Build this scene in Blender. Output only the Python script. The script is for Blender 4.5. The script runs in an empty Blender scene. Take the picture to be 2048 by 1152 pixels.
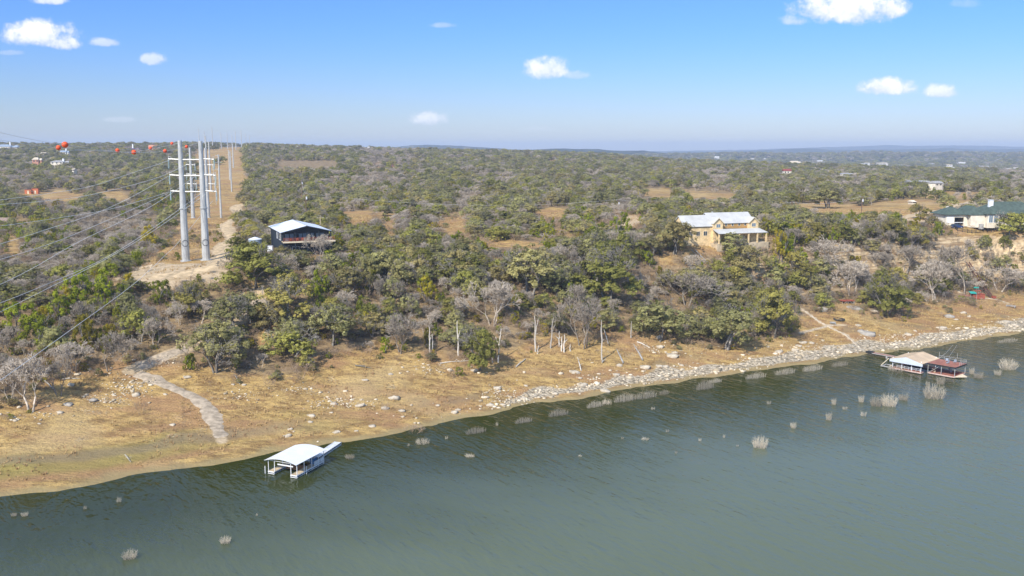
import bpy, math, random
import numpy as np
from mathutils import Vector, Matrix
R = math.radians
rng = np.random.default_rng(7)
random.seed(7)
scene = bpy.context.scene
COL = scene.collection

# ------------------------------------------------------------------ camera
F = 1850.0
PITCH = R(8.55)
CP, SP = math.cos(PITCH), math.sin(PITCH)
CAMZ = 62.0
cam = bpy.data.cameras.new("camera")
cam.sensor_width = 36.0
cam.lens = 36.0 * F / 2048.0
cam.clip_start = 0.5
cam.clip_end = 40000
camo = bpy.data.objects.new("camera", cam)
camo.location = (0, 0, CAMZ)
camo.rotation_euler = (R(90) - PITCH, 0, 0)
COL.objects.link(camo)
scene.camera = camo

def ray(px, py):
    u = (px - 1024.0) / F; v = (576.0 - py) / F
    return u, CP + v * SP, -SP + v * CP
def at(px, py, Y):
    """world point seen at photo pixel px,py at forward distance Y"""
    u, a, b = ray(px, py)
    s = Y / a
    return Vector((u * s, Y, CAMZ + b * s))
def proj(x, y, z):
    """world -> photo pixel (2048 x 1152)"""
    dz = z - CAMZ
    d = y * CP - dz * SP
    w = y * SP + dz * CP
    d = np.maximum(d, 1e-3)
    return 1024 + F * x / d, 576 - F * w / d

# ------------------------------------------------------------------ terrain
SHORE_PX = [(0,990),(120,975),(250,955),(380,932),(450,920),(530,904),(680,882),(760,868),(830,858),(880,845),(1000,822),(1080,805),
            (1150,795),(1280,775),(1420,755),(1560,735),(1700,715),(1742,707),(1842,701),(1917,684),(2014,670),(2048,664)]
def g0(px, py):
    u, a, b = ray(px, py); s = CAMZ / -b
    return (u * s, a * s)
SH = [(-520.0, -80.0), (-300.0, 40.0)] + [g0(*p) for p in SHORE_PX] + [(330.0, 400.0), (760.0, 640.0)]
SH = np.array(SH)
TD = np.array([.871, .491]); T0 = np.array([-93.0, 160.0])

def segdist(x, y, P):
    x = np.asarray(x, float); y = np.asarray(y, float)
    best = np.full(x.shape, 1e18); sg = np.ones(x.shape)
    for i in range(len(P) - 1):
        ax, ay = P[i]; bx, by = P[i + 1]
        dx, dy = bx - ax, by - ay
        L = dx * dx + dy * dy
        t = np.clip(((x - ax) * dx + (y - ay) * dy) / L, 0, 1)
        ex, ey = x - ax - t * dx, y - ay - t * dy
        d = ex * ex + ey * ey
        c = dx * (y - ay) - dy * (x - ax)
        m = d < best
        best = np.where(m, d, best); sg = np.where(m, np.sign(c), sg)
    return np.sqrt(best), sg

def _h(ix, iy, seed):
    n = (ix * 374761393 + iy * 668265263 + seed * 1442695041) & 0xffffffff
    n = ((n ^ (n >> 13)) * 1274126177) & 0xffffffff
    return ((n ^ (n >> 16)) & 0xffff) / 65535.0
def vnoise(x, y, sc, seed=0):
    x = np.asarray(x, float) / sc; y = np.asarray(y, float) / sc
    ix = np.floor(x).astype(np.int64); iy = np.floor(y).astype(np.int64)
    fx = x - ix; fy = y - iy
    fx = fx * fx * (3 - 2 * fx); fy = fy * fy * (3 - 2 * fy)
    a = _h(ix, iy, seed); b = _h(ix + 1, iy, seed); c = _h(ix, iy + 1, seed); d = _h(ix + 1, iy + 1, seed)
    return (a + (b - a) * fx) * (1 - fy) + (c + (d - c) * fx) * fy - .5
def sstep(x, a, b):
    t = np.clip((np.asarray(x, float) - a) / (b - a), 0, 1)
    return t * t * (3 - 2 * t)

PROF = [
 (0,   [(-60,-9),(0,0),(20,2),(52,8),(76,16),(95,24),(120,26),(160,25.5),(300,24)]),
 (90,  [(-60,-9),(0,0),(22,4),(42,10),(62,18),(80,23),(100,28),(160,28.5),(300,28)]),
 (135, [(-60,-9),(0,0),(22,5),(38,12),(60,20),(100,27),(160,29),(300,30)]),
 (218, [(-60,-9),(0,0),(22,4),(34,7.5),(50,13),(58,19),(66,25),(73,27.2),(160,30),(300,31)]),
 (290, [(-60,-9),(0,0),(20,3),(38,6),(48,8),(53,14),(56,17),(60,26),(70,28.5),(110,30.5),(300,32)]),
 (365, [(-60,-9),(0,0),(20,3),(40,6.5),(50,8.5),(54,17),(57,25),(63,28.6),(80,29.5),(110,30.5),(300,32)]),
]
def shore_st(x, y):
    d, sg = segdist(x, y, SH)
    t = (np.asarray(x) - T0[0]) * TD[0] + (np.asarray(y) - T0[1]) * TD[1]
    return d * sg, t
KU = [-.9, -.6, -.3, -.17, -.05, .05, .15, .31, .55, .9]
KZ = [66, 66, 65, 60, 53, 48, 41, 29, 18, 16]
FY = [430, 513, 700, 870, 1000, 1200, 1500, 1800, 2100, 2700, 3200]
FF = [0, -.02, .13, .24, .38, .56, .83, 1.0, .95, .35, 0]
ZB = [0, 0, 0, 0, 0, 0, 0, 0, 0, .7, 1]
def hgt(x, y):
    x = np.asarray(x, float); y = np.asarray(y, float)
    s, t = shore_st(x, y)
    zs = [np.interp(s, [p[0] for p in pr], [p[1] for p in pr]) for _, pr in PROF]
    ts = [p[0] for p in PROF]
    z = zs[0].copy()
    for i in range(len(ts) - 1):
        w = np.clip((t - ts[i]) / (ts[i + 1] - ts[i]), 0, 1)
        w = w * w * (3 - 2 * w)
        z = np.where(t > ts[i], zs[i] * (1 - w) + zs[i + 1] * w, z)
    u = x / np.maximum(y, 100)
    k = np.interp(u, KU, KZ)
    z0 = np.interp(u, [-.35, -.1, .1], [25, 28, 31])
    f = np.interp(y, FY, FF); b = np.interp(y, FY, ZB)
    b = np.maximum(b, np.interp(y, [1550, 2350], [0, 1]) * sstep(u, .08, .3))
    zf = (z0 + (k - z0) * f) * (1 - b) + 4 * b
    zf = zf + vnoise(x, y, 170, 5) * 5 * sstep(y, 450, 800)
    w = sstep(y, 380, 560)
    z = z * (1 - w) + zf * w
    # draw left of the cleared corridor
    dr = np.exp(-((x + 150 + (y - 330) * .25) / 30) ** 2) * sstep(s, 90, 130) * (1 - sstep(y, 420, 520))
    z = z - 4 * dr
    pad = sstep(-np.maximum(np.abs(x - 214) - 30, np.abs(y - 405) - 13), -16, 0)
    z = z * (1 - pad) + np.maximum(z, 28.2) * pad
    rel = sstep(s, 6, 40) * (1 - pad)
    z = z + vnoise(x, y, 22, 1) * 1.6 * rel + vnoise(x, y, 7, 2) * .5 * sstep(s, 3, 14) + vnoise(x, y, 2.6, 3) * .22 * sstep(s, 3, 12)
    z = z + (vnoise(x, y, 5.5, 12) * .42 + vnoise(x, y, 15, 13) * .5 + vnoise(x, y, 2.2, 14) * .16) * np.exp(-((s - 1) / 7) ** 2)
    # stratified steps on steep rock
    steep = sstep(s, 44, 52) * (1 - sstep(s, 66, 76)) * sstep(t, 190, 230)
    q = 2.4
    zz = z + vnoise(x, y, 15, 9) * 1.5
    st = (np.floor(zz / q) + sstep((zz / q) % 1, .55, .95)) * q
    z = z + (st - zz) * .85 * steep
    return z
_S = np.concatenate([np.linspace(60, 520, 921), np.geomspace(521, 12000, 900)])
def hit(px, py):
    """first ground point seen at a photo pixel"""
    u, a, b = ray(px, py)
    x = u * _S; y = a * _S; z = CAMZ + b * _S
    g = np.maximum(hgt(x, y), 0.0)
    k = np.argmax(z <= g)
    if z[k] > g[k]: k = len(_S) - 1
    if k == 0: k = 1
    d0, d1 = z[k - 1] - g[k - 1], z[k] - g[k]
    f = d0 / (d0 - d1) if d0 != d1 else 0
    s = _S[k - 1] + (_S[k] - _S[k - 1]) * f
    X, Y = u * s, a * s
    return Vector((X, Y, float(max(hgt(X, Y), 0.0))))
def gz(x, y): return float(hgt(x, y))

# ------------------------------------------------------------------ object helpers
def link(o): COL.objects.link(o); return o
def tag(o, label=None, cat=None, group=None, kind=None):
    if label: o['label'] = label
    if cat: o['category'] = cat
    if group: o['group'] = group
    if kind: o['kind'] = kind
    return o
def empty(name, loc, rz=0.0, label=None, cat=None, group=None):
    o = bpy.data.objects.new(name, None); o.empty_display_size = .5
    o.location = loc; o.rotation_euler = (0, 0, rz); link(o)
    return tag(o, label, cat, group)
def mesh_np(name, V, Fq, mat=None, smooth=False):
    me = bpy.data.meshes.new(name)
    V = np.asarray(V, np.float32).reshape(-1, 3); Fq = np.asarray(Fq, np.int32)
    n, k = Fq.shape
    me.vertices.add(len(V)); me.vertices.foreach_set("co", V.ravel())
    me.loops.add(n * k); me.loops.foreach_set("vertex_index", Fq.ravel())
    me.polygons.add(n); me.polygons.foreach_set("loop_start", np.arange(0, n * k, k, dtype=np.int32))
    me.polygons.foreach_set("loop_total", np.full(n, k, np.int32))
    if smooth: me.polygons.foreach_set("use_smooth", np.ones(n, bool))
    if mat: me.materials.append(mat)
    me.update(calc_edges=True); me.validate()
    return me
def obj(name, me, parent=None):
    o = bpy.data.objects.new(name, me); link(o)
    if parent: o.parent = parent
    return o
class MB:
    def __init__(s): s.v = []; s.f = []
    def add(s, vs, fs):
        n = len(s.v); s.v += [tuple(p) for p in vs]; s.f += [[i + n for i in q] for q in fs]; return s
    def box(s, x0, x1, y0, y1, z0, z1):
        return s.add([(x0,y0,z0),(x1,y0,z0),(x1,y1,z0),(x0,y1,z0),(x0,y0,z1),(x1,y0,z1),(x1,y1,z1),(x0,y1,z1)],
                     [(0,3,2,1),(4,5,6,7),(0,1,5,4),(1,2,6,5),(2,3,7,6),(3,0,4,7)])
    def tube(s, p, q, r0, r1=None, n=8, cap=True):
        r1 = r0 if r1 is None else r1
        p = Vector(p); q = Vector(q); d = (q - p).normalized()
        a = d.cross(Vector((0,0,1)) if abs(d.z) < .9 else Vector((1,0,0))).normalized(); b = d.cross(a)
        vs = []
        for c, r in ((p, r0), (q, r1)):
            for i in range(n):
                t = 2 * math.pi * i / n
                vs.append(c + a * (r * math.cos(t)) + b * (r * math.sin(t)))
        fs = [(i, (i+1) % n, n + (i+1) % n, n + i) for i in range(n)]
        if cap: fs += [tuple(range(n-1, -1, -1)), tuple(range(n, 2*n))]
        return s.add(vs, fs)
    def path(s, pts, rs, n=6):
        pts = [Vector(p) for p in pts]
        if not hasattr(rs, '__len__'): rs = [rs] * len(pts)
        vs = []
        for i, p in enumerate(pts):
            d = (pts[min(i+1, len(pts)-1)] - pts[max(i-1, 0)]).normalized()
            a = d.cross(Vector((0,0,1)) if abs(d.z) < .95 else Vector((1,0,0))).normalized(); b = d.cross(a)
            for k in range(n):
                t = 2 * math.pi * k / n
                vs.append(p + a * (rs[i] * math.cos(t)) + b * (rs[i] * math.sin(t)))
        fs = []
        for i in range(len(pts) - 1):
            for k in range(n):
                fs.append((i*n+k, i*n+(k+1) % n, (i+1)*n+(k+1) % n, (i+1)*n+k))
        fs += [tuple(range(n-1, -1, -1)), tuple((len(pts)-1)*n + k for k in range(n))]
        return s.add(vs, fs)
    def beam(s, p, q, w, h):
        p = Vector(p); q = Vector(q); d = (q - p).normalized()
        a = d.cross(Vector((0,0,1)) if abs(d.z) < .95 else Vector((1,0,0))).normalized() * w/2; b = a.cross(d).normalized() * h/2
        return s.add([p-a-b, p+a-b, p+a+b, p-a+b, q-a-b, q+a-b, q+a+b, q-a+b],
                     [(0,3,2,1),(4,5,6,7),(0,1,5,4),(1,2,6,5),(2,3,7,6),(3,0,4,7)])
    def slab(s, poly, n, t):
        """planar polygon thickened by t along -n"""
        n = Vector(n).normalized() * t
        k = len(poly); P = [Vector(p) for p in poly]
        return s.add(P + [p - n for p in P], [tuple(range(k)), tuple(range(2*k-1, k-1, -1))] +
                     [(i, k+i, k+(i+1) % k, (i+1) % k) for i in range(k)])
    def build(s, name, mat, parent=None, smooth=False):
        me = bpy.data.meshes.new(name)
        me.from_pydata(s.v, [], s.f); me.materials.append(mat)
        import bmesh
        bm = bmesh.new(); bm.from_mesh(me); bmesh.ops.recalc_face_normals(bm, faces=bm.faces); bm.to_mesh(me); bm.free()
        if smooth:
            for p in me.polygons: p.use_smooth = True
        me.update()
        return obj(name, me, parent)

# ------------------------------------------------------------------ materials
def newmat(name):
    m = bpy.data.materials.new(name); m.use_nodes = True
    nt = m.node_tree; b = nt.nodes['Principled BSDF']
    return m, nt, b
def N(nt, t, **kw):
    n = nt.nodes.new(t)
    for k, v in kw.items():
        if k.startswith('i_'): n.inputs[k[2:].replace('_', ' ')].default_value = v
        else: setattr(n, k, v)
    return n
def noise(nt, vec, scale, detail=4, rough=.55):
    n = N(nt, 'ShaderNodeTexNoise'); n.inputs['Scale'].default_value = scale
    n.inputs['Detail'].default_value = detail; n.inputs['Roughness'].default_value = rough
    if vec is not None: nt.links.new(vec, n.inputs['Vector'])
    return n.outputs['Fac']
def mixc(nt, fac, a, b, mode='MIX'):
    n = N(nt, 'ShaderNodeMix', data_type='RGBA', blend_type=mode)
    for i, v in ((0, fac), (6, a), (7, b)):
        if isinstance(v, bpy.types.NodeSocket): nt.links.new(v, n.inputs[i])
        elif i == 0: n.inputs[0].default_value = v
        else: n.inputs[i].default_value = (*v, 1) if len(v) == 3 else v
    return n.outputs[2]
def ramp(nt, fac, a, b, c0=0.0, c1=1.0):
    n = N(nt, 'ShaderNodeMapRange', interpolation_type='SMOOTHSTEP')
    nt.links.new(fac, n.inputs['Value'])
    n.inputs['From Min'].default_value = a; n.inputs['From Max'].default_value = b
    n.inputs['To Min'].default_value = c0; n.inputs['To Max'].default_value = c1
    return n.outputs['Result']
def mth(nt, op, a, b=None, c=None):
    n = N(nt, 'ShaderNodeMath', operation=op)
    for i, v in enumerate((a, b, c)):
        if v is None: continue
        if isinstance(v, bpy.types.NodeSocket): nt.links.new(v, n.inputs[i])
        else: n.inputs[i].default_value = v
    return n.outputs[0]
def bump(nt, b, h, strength, dist):
    n = N(nt, 'ShaderNodeBump'); n.inputs['Strength'].default_value = strength; n.inputs['Distance'].default_value = dist
    nt.links.new(h, n.inputs['Height']); nt.links.new(n.outputs['Normal'], b.inputs['Normal'])
_M = {}
def simple(name, col, rough=.7, metal=0.0, var=.18, scale=1.5, spec=.3, ribs=None, stain=None):
    if name in _M: return _M[name]
    m, nt, b = newmat(name)
    tc = N(nt, 'ShaderNodeTexCoord').outputs['Object']
    f = noise(nt, tc, scale, 5)
    dark = tuple(c * (1 - var * 1.6) for c in col); lite = tuple(min(1, c * (1 + var)) for c in col)
    c = mixc(nt, ramp(nt, f, .3, .7), dark, lite)
    if stain:
        f2 = noise(nt, tc, scale * .35, 6, .7)
        c = mixc(nt, ramp(nt, f2, .52, .7, 0, .7), c, stain)
    if ribs:   # (axis, period)
        sep = N(nt, 'ShaderNodeSeparateXYZ'); nt.links.new(tc, sep.inputs[0])
        w = mth(nt, 'FRACT', mth(nt, 'DIVIDE', sep.outputs[ribs[0]], ribs[1]))
        w = mth(nt, 'LESS_THAN', w, .16)
        c = mixc(nt, mth(nt, 'MULTIPLY', w, .35), c, tuple(x * .55 for x in col))
        bump(nt, b, w, .5, .04)
    nt.links.new(c, b.inputs['Base Color'])
    b.inputs['Roughness'].default_value = rough; b.inputs['Metallic'].default_value = metal
    b.inputs['Specular IOR Level'].default_value = spec
    _M[name] = m
    return m
SKY_DUST = .3; SKY_T0 = (.362, .398, .545); SKY_T1 = (.247, .403, .71); SKY_T2 = (1.35, 1.22, 1.12); CLOUDV = 4.9; SKY_STR = .15; EXPO = .63
HAZE_D = 1.25e-4; HAZE_COL = (.67, .80, 1.0, 1)
WAVE = .30; WATER_DEEP = (.108, .130, .078); WATER_SHALLOW_REFL = (.024, .031, .001)
# ------------------------------------------------------------------ light and sky
SUN_DIR = Vector((-.42, -.66, .66)).normalized()
sl = bpy.data.lights.new("sun", 'SUN'); sl.energy = 3.7; sl.angle = R(1.0); sl.color = (1, .94, .85)
so = link(bpy.data.objects.new("sun", sl)); so.location = (0, 0, 200)
so.rotation_euler = SUN_DIR.to_track_quat('Z', 'Y').to_euler()
w = bpy.data.worlds.new("World"); scene.world = w; w.use_nodes = True
nt = w.node_tree; bg = nt.nodes['Background']
sky = N(nt, 'ShaderNodeTexSky', sky_type='NISHITA'); sky.sun_disc = False
sky.sun_elevation = math.asin(SUN_DIR.z); sky.sun_rotation = math.atan2(SUN_DIR.x, SUN_DIR.y)
sky.altitude = 250; sky.air_density = 1.0; sky.dust_density = SKY_DUST; sky.ozone_density = 2.2
tc = N(nt, 'ShaderNodeTexCoord').outputs['Generated']
sep = N(nt, 'ShaderNodeSeparateXYZ'); nt.links.new(tc, sep.inputs[0])
yy = mth(nt, 'MAXIMUM', sep.outputs[1], .02)
uu = mth(nt, 'DIVIDE', sep.outputs[0], yy); ww = mth(nt, 'DIVIDE', sep.outputs[2], yy)
nz = noise(nt, tc, 26, 7, .62); nz2 = noise(nt, tc, 75, 5, .6); nz3 = noise(nt, tc, 170, 5, .65)
nsum = mth(nt, 'ADD', mth(nt, 'MULTIPLY', mth(nt, 'SUBTRACT', nz3, .5), 1.1), mth(nt, 'ADD', mth(nt, 'MULTIPLY', mth(nt, 'SUBTRACT', nz, .5), 3.4), mth(nt, 'MULTIPLY', mth(nt, 'SUBTRACT', nz2, .5), 2.0)))
CL = [  # photo x, y, half width, half height, density
 (80,72,74,28,1.0),(125,85,34,18,.9),(212,85,32,10,.62),(310,119,27,13,.66),(98,2,34,9,.8),(20,106,30,6,.3),
 (1100,140,46,23,.9),(1150,150,30,11,.45),(1700,20,104,36,1.0),(1640,24,60,22,.9),(1775,18,44,26,.95),(1592,42,32,12,.6),
 (1772,175,56,19,.98),(1884,184,31,15,.85),(858,241,38,17,.72),(892,51,28,6,.35),(1076,258,30,6,.2),(245,240,40,6,.3),(1935,8,30,12,.25),(1450,278,40,4,.18)]
dens = None; shade = None
for (cx, cy, rw, rh, dn) in CL:
    a, b_, c_ = ray(cx, cy); u0, w0 = a / b_, c_ / b_
    du = rw / F * 1.25; dw = rh / F * 1.3
    e1 = mth(nt, 'DIVIDE', mth(nt, 'SUBTRACT', uu, u0), du)
    dv = mth(nt, 'DIVIDE', mth(nt, 'SUBTRACT', ww, w0), dw)
    # flatter base: below the centre the falloff is quicker
    e2 = mth(nt, 'MULTIPLY', dv, ramp(nt, dv, -.3, .1, 1.45, 1.0))
    r2 = mth(nt, 'ADD', mth(nt, 'MULTIPLY', e1, e1), mth(nt, 'MULTIPLY', e2, e2))
    d = mth(nt, 'SUBTRACT', 1.0, r2)
    d = mth(nt, 'ADD', d, mth(nt, 'MULTIPLY', nsum, .62))
    m_ = mth(nt, 'MULTIPLY', ramp(nt, d, .08, .95), dn * .95)
    dens = m_ if dens is None else mth(nt, 'MAXIMUM', dens, m_)
    s_ = mth(nt, 'MULTIPLY', m_, ramp(nt, mth(nt, 'ADD', dv, mth(nt, 'MULTIPLY', nsum, .8)), -.9, .6))
    shade = s_ if shade is None else mth(nt, 'MAXIMUM', shade, s_)
tint = mixc(nt, ramp(nt, sep.outputs[2], .0, .14), SKY_T0, SKY_T1)
tint = mixc(nt, ramp(nt, sep.outputs[2], .16, .5), tint, SKY_T2)
skyc = mixc(nt, 1.0, sky.outputs[0], tint, 'MULTIPLY')
cc = mixc(nt, shade, tuple(c * CLOUDV for c in (.70, .76, .90)), tuple(c * CLOUDV * 1.12 for c in (1.0, .99, 1.0)))
out = mixc(nt, dens, skyc, cc)
nt.links.new(out, bg.inputs['Color']); bg.inputs['Strength'].default_value = SKY_STR
scene.view_settings.view_transform = 'Standard'; scene.view_settings.look = 'None'
scene.view_settings.gamma = 1; scene.view_settings.exposure = EXPO
scene.cycles.max_bounces = 5; scene.cycles.diffuse_bounces = 2; scene.cycles.glossy_bounces = 2
scene.cycles.volume_bounces = 0; scene.cycles.transparent_max_bounces = 4
scene.cycles.use_denoising = True

# haze: one closed box around everything
hb = MB().box(-9800, 9800, -400, 14200, -16, 150)
hm = bpy.data.materials.new("haze"); hm.use_nodes = True; hn = hm.node_tree
hn.nodes.remove(hn.nodes['Principled BSDF'])
pv = hn.nodes.new('ShaderNodeVolumePrincipled')
pv.inputs['Color'].default_value = HAZE_COL; pv.inputs['Density'].default_value = HAZE_D
pv.inputs['Anisotropy'].default_value = 0.0
hn.links.new(pv.outputs[0], hn.nodes['Material Output'].inputs['Volume'])
hm.cycles.homogeneous_volume = True
if HAZE_D > 0:
    tag(hb.build("haze", hm), kind='stuff', label='thin blue haze over the far hills', cat='haze')
# ------------------------------------------------------------------ ground
def polyw(pts): return [tuple(hit(*p)[:2]) for p in pts]
TRACK_LOW = polyw([(545,612),(522,600),(500,612),(480,640),(430,668),(385,690),(345,706),(300,725),(262,742)])
TRACK_LOW2 = polyw([(262,742),(300,756),(345,775),(385,792),(412,812),(424,832),(432,850),(444,882)])
TRACK_LOW3 = polyw([(262,742),(225,752),(150,765),(100,772)])
TRACK_ROW = polyw([(250,556),(330,552),(385,545),(430,532),(450,512),(440,500),(452,490),(470,478),(455,462),(450,448),(470,440),(482,430),(470,415),(485,408)])
DRIVE_R = polyw([(1600,425),(1700,432),(1790,440),(1860,443),(1900,446)])
DRIVE_R2 = polyw([(1790,440),(1850,425),(1900,418),(1960,402)])
DRIVE_M = polyw([(1232,456),(1255,448),(1270,440),(1262,432)])
PATH_R = polyw([(1600,615),(1618,628),(1640,645),(1655,652),(1690,668),(1705,682),(1728,704)])
PATH_R2 = polyw([(1600,666),(1640,656),(1660,650),(1690,650)])
PATH_R3 = polyw([(1895,568),(1920,585),(1945,596),(1990,598),(2020,608)])
YARD = [(235,556),(290,524),(360,530),(440,516),(448,545),(390,572),(300,582)]
def in_poly(px, py, P):
    px = np.asarray(px, float); py = np.asarray(py, float)
    c = np.zeros(px.shape, bool); n = len(P); j = n - 1
    for i in range(n):
        xi, yi = P[i]; xj, yj = P[j]
        m = ((yi > py) != (yj > py)) & (px < (xj - xi) * (py - yi) / (yj - yi + 1e-9) + xi)
        c ^= m; j = i
    return c
ROWP = [(205,575),(300,520),(345,478),(352,450),(372,425),(388,400),(392,380),(385,350),(385,320),(392,306),(440,296),(492,290),(494,300),(484,325),(492,345),(500,357),
        (490,372),(487,400),(486,415),(478,440),(462,470),(440,500),(445,545),(300,580)]
CLEAR = [ROWP,
 [(862,432),(930,430),(935,455),(905,478),(880,460)],[(905,478),(960,480),(1075,482),(1160,488),(1150,498),(1040,496),(930,494)],
 [(1070,418),(1128,414),(1132,436),(1080,440)],[(1110,470),(1135,455),(1160,490),(1120,492)],[(1232,434),(1285,428),(1282,448),(1250,462),(1232,458)],
 [(1280,378),(1330,374),(1420,384),(1470,388),(1465,398),(1380,398),(1290,394)],
 [(1560,412),(1640,402),(1720,412),(1800,398),(1900,400),(1985,396),(1985,408),(1900,425),(1892,452),(1800,446),(1720,432),(1600,432)],
 [(1560,392),(1600,388),(1600,400),(1560,402)],[(1800,385),(1900,383),(2010,388),(2010,396),(1800,396)],
 [(30,390),(110,380),(160,388),(240,380),(262,398),(200,402),(120,400),(40,398)],[(12,440),(45,436),(50,448),(14,450)],[(0,470),(30,465),(42,500),(20,520),(0,520)],
 [(560,470),(545,455),(520,452),(515,466),(540,475)],[(690,424),(740,420),(745,448),(700,452)],[(755,424),(790,426),(785,440),(755,438)],
 [(590,425),(618,425),(618,395),(600,398)],[(590,500),(665,502),(668,522),(600,524)],
 [(1350,480),(1540,478),(1535,500),(1470,512),(1390,510),(1345,495)],[(1320,515),(1350,510),(1352,530),(1320,530)],
 [(1898,452),(2048,446),(2048,478),(1960,482),(1900,468)],[(735,329),(800,329),(800,335),(735,335)],
 [(750,430),(800,432),(790,500),(760,500)],[(1490,540),(1560,536),(1560,568),(1490,572)],[(490,560),(545,566),(545,640),(500,640)],
 [(520,640),(545,640),(548,700),(515,700)]]
rowsY = list(np.arange(96, 432, .95)); y = rowsY[-1]; st = 1.0
while y < 2700:
    st = min(st * 1.035, 16); y += st; rowsY.append(y)
rowsY = np.array(rowsY); NC = 430
cu = np.linspace(-1, 1, NC)
GX = np.outer(.62 * rowsY + 75, cu); GY = np.repeat(rowsY[:, None], NC, 1)
GZ = hgt(GX, GY)
nr = len(rowsY)
idx = np.arange(nr * NC).reshape(nr, NC)
Fq = np.stack([idx[:-1, :-1], idx[:-1, 1:], idx[1:, 1:], idx[1:, :-1]], -1).reshape(-1, 4)
S_, T_ = shore_st(GX, GY)
PX, PY = proj(GX, GY, GZ)
def near(P, w0, w1):
    d, _ = segdist(GX, GY, P); return 1 - sstep(d, w0, w1)
n7 = vnoise(GX, GY, 7, 21); n20 = vnoise(GX, GY, 22, 22); n3 = vnoise(GX, GY, 3, 23)
road = np.maximum.reduce([near(TRACK_LOW, 1.2, 3.2), near(TRACK_LOW2, .4, 2.6) * .8, near(TRACK_ROW, 2.0, 5.5), near(DRIVE_R, 3, 6), near(DRIVE_R2, 2.5, 5), near(DRIVE_M, 2, 5), near(PATH_R, .3, 1.3), near(PATH_R2, .3, 1.2), near(PATH_R3, .6, 1.4)])
yard = in_poly(PX + n7 * 30, PY + n7 * 14, YARD) * (GY < 420)
road = np.maximum(road, yard * .8)
rockw = np.interp(T_, [60, 95, 120, 150, 330, 350], [0, 2.5, 6.5, 8.5, 11, 5])     # limestone rubble shore
rock = sstep(T_ + n20 * 25, 85, 118) * (1 - sstep(T_, 322, 345)) * sstep(S_ + n3 * 2, .6, 3.5) * (1 - sstep(S_ + n7 * 7, rockw * .5, rockw * 1.1))
pat = sstep(vnoise(GX, GY, 6, 31) + n3 * .6, .22, .5) * .42 * sstep(S_, 10, 16)
pat = pat * (1 - sstep(GY, 420, 500))
rock = np.maximum(rock, pat)
green = (1 - sstep(T_ + n20 * 20, 20, 75)) * sstep(S_ + n7 * 3, 4, 8) * (1 - sstep(S_ + n7 * 6, 14, 22)) * sstep(vnoise(GX, GY, 12, 33), -.2, .25)
clear = np.zeros(GX.shape)
for P in CLEAR: clear = np.maximum(clear, in_poly(PX + n7 * 12, PY + n7 * 6, P))
TREELINE = [(-200,820),(0,800),(60,800),(120,745),(230,722),(330,722),(430,745),(600,742),(680,700),(760,695),(860,700),(960,728),(1030,700),(1100,668),(1200,672),(1300,668),(1450,692),
            (1560,664),(1600,640),(1640,612),(1700,606),(1780,622),(1900,600),(1960,590),(2048,578),(2400,560)]
tl = np.interp(PX, [p[0] for p in TREELINE], [p[1] for p in TREELINE])
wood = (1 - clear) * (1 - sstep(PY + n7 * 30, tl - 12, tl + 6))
wet = 1 - sstep(GZ + n3 * .25, .12, .55)
soil = np.clip((1 - sstep(np.abs(S_ + n7 * 4 - np.interp(T_, [-60, 0, 40, 70], [17, 15, 12, 10])), 1.0, 3.4)) * (1 - sstep(T_, 35, 75)) + .8 * sstep(vnoise(GX, GY, 11, 51) + n3 * .3, .25, .45) * sstep(S_, 5, 9) * (1 - wood), 0, 1)
def colattr(me, name, r, g, b, a):
    at_ = me.attributes.new(name, 'FLOAT_COLOR', 'POINT')
    at_.data.foreach_set("color", np.stack([r, g, b, a], -1).astype(np.float32).ravel())
gm, nt, b = newmat("dry_ground")
geo = N(nt, 'ShaderNodeNewGeometry')
pos = geo.outputs['Position']
a1 = N(nt, 'ShaderNodeAttribute', attribute_name='m1'); a2 = N(nt, 'ShaderNodeAttribute', attribute_name='m2')
s1 = N(nt, 'ShaderNodeSeparateColor'); nt.links.new(a1.outputs['Color'], s1.inputs[0])
s2 = N(nt, 'ShaderNodeSeparateColor'); nt.links.new(a2.outputs['Color'], s2.inputs[0])
mp = N(nt, 'ShaderNodeMapping'); mp.inputs['Rotation'].default_value = (0, 0, -R(29)); mp.inputs['Scale'].default_value = (.45, 1, 1)
nt.links.new(pos, mp.inputs['Vector'])
nA = noise(nt, mp.outputs[0], .11, 6, .6); nB = noise(nt, mp.outputs[0], .5, 6, .65); nC = noise(nt, pos, 2.4, 5, .7); nD = noise(nt, pos, .045, 4)
c = mixc(nt, ramp(nt, nB, .34, .66), (.25,.155,.062), (.59,.40,.145))
nE = noise(nt, mp.outputs[0], 1.3, 5, .7)
c = mixc(nt, ramp(nt, nE, .52, .68, 0, .55), c, (.17,.095,.05))
c = mixc(nt, ramp(nt, nE, .48, .32, 0, .45), c, (.60,.44,.22))
c = mixc(nt, ramp(nt, nA, .44, .60, 0, .75), c, (.38,.22,.11))       # reddish dead grass
c = mixc(nt, ramp(nt, nD, .5, .66, 0, .5), c, (.55,.41,.20))
c = mixc(nt, ramp(nt, nC, .46, .66, 0, .6), c, (.15,.10,.055))
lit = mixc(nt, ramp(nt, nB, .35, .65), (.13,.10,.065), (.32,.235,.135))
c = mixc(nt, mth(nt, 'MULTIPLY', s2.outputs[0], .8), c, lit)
c = mixc(nt, mth(nt, 'MULTIPLY', s1.outputs[2], .55), c, mixc(nt, ramp(nt, nC, .3, .7), (.16,.17,.035), (.36,.32,.09)))
c = mixc(nt, mth(nt, 'MULTIPLY', s2.outputs[2], .7), c, mixc(nt, nC, (.15,.115,.070), (.33,.255,.155)))
gr = mixc(nt, ramp(nt, nB, .3, .7), (.40,.30,.18), (.60,.465,.30))
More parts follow.
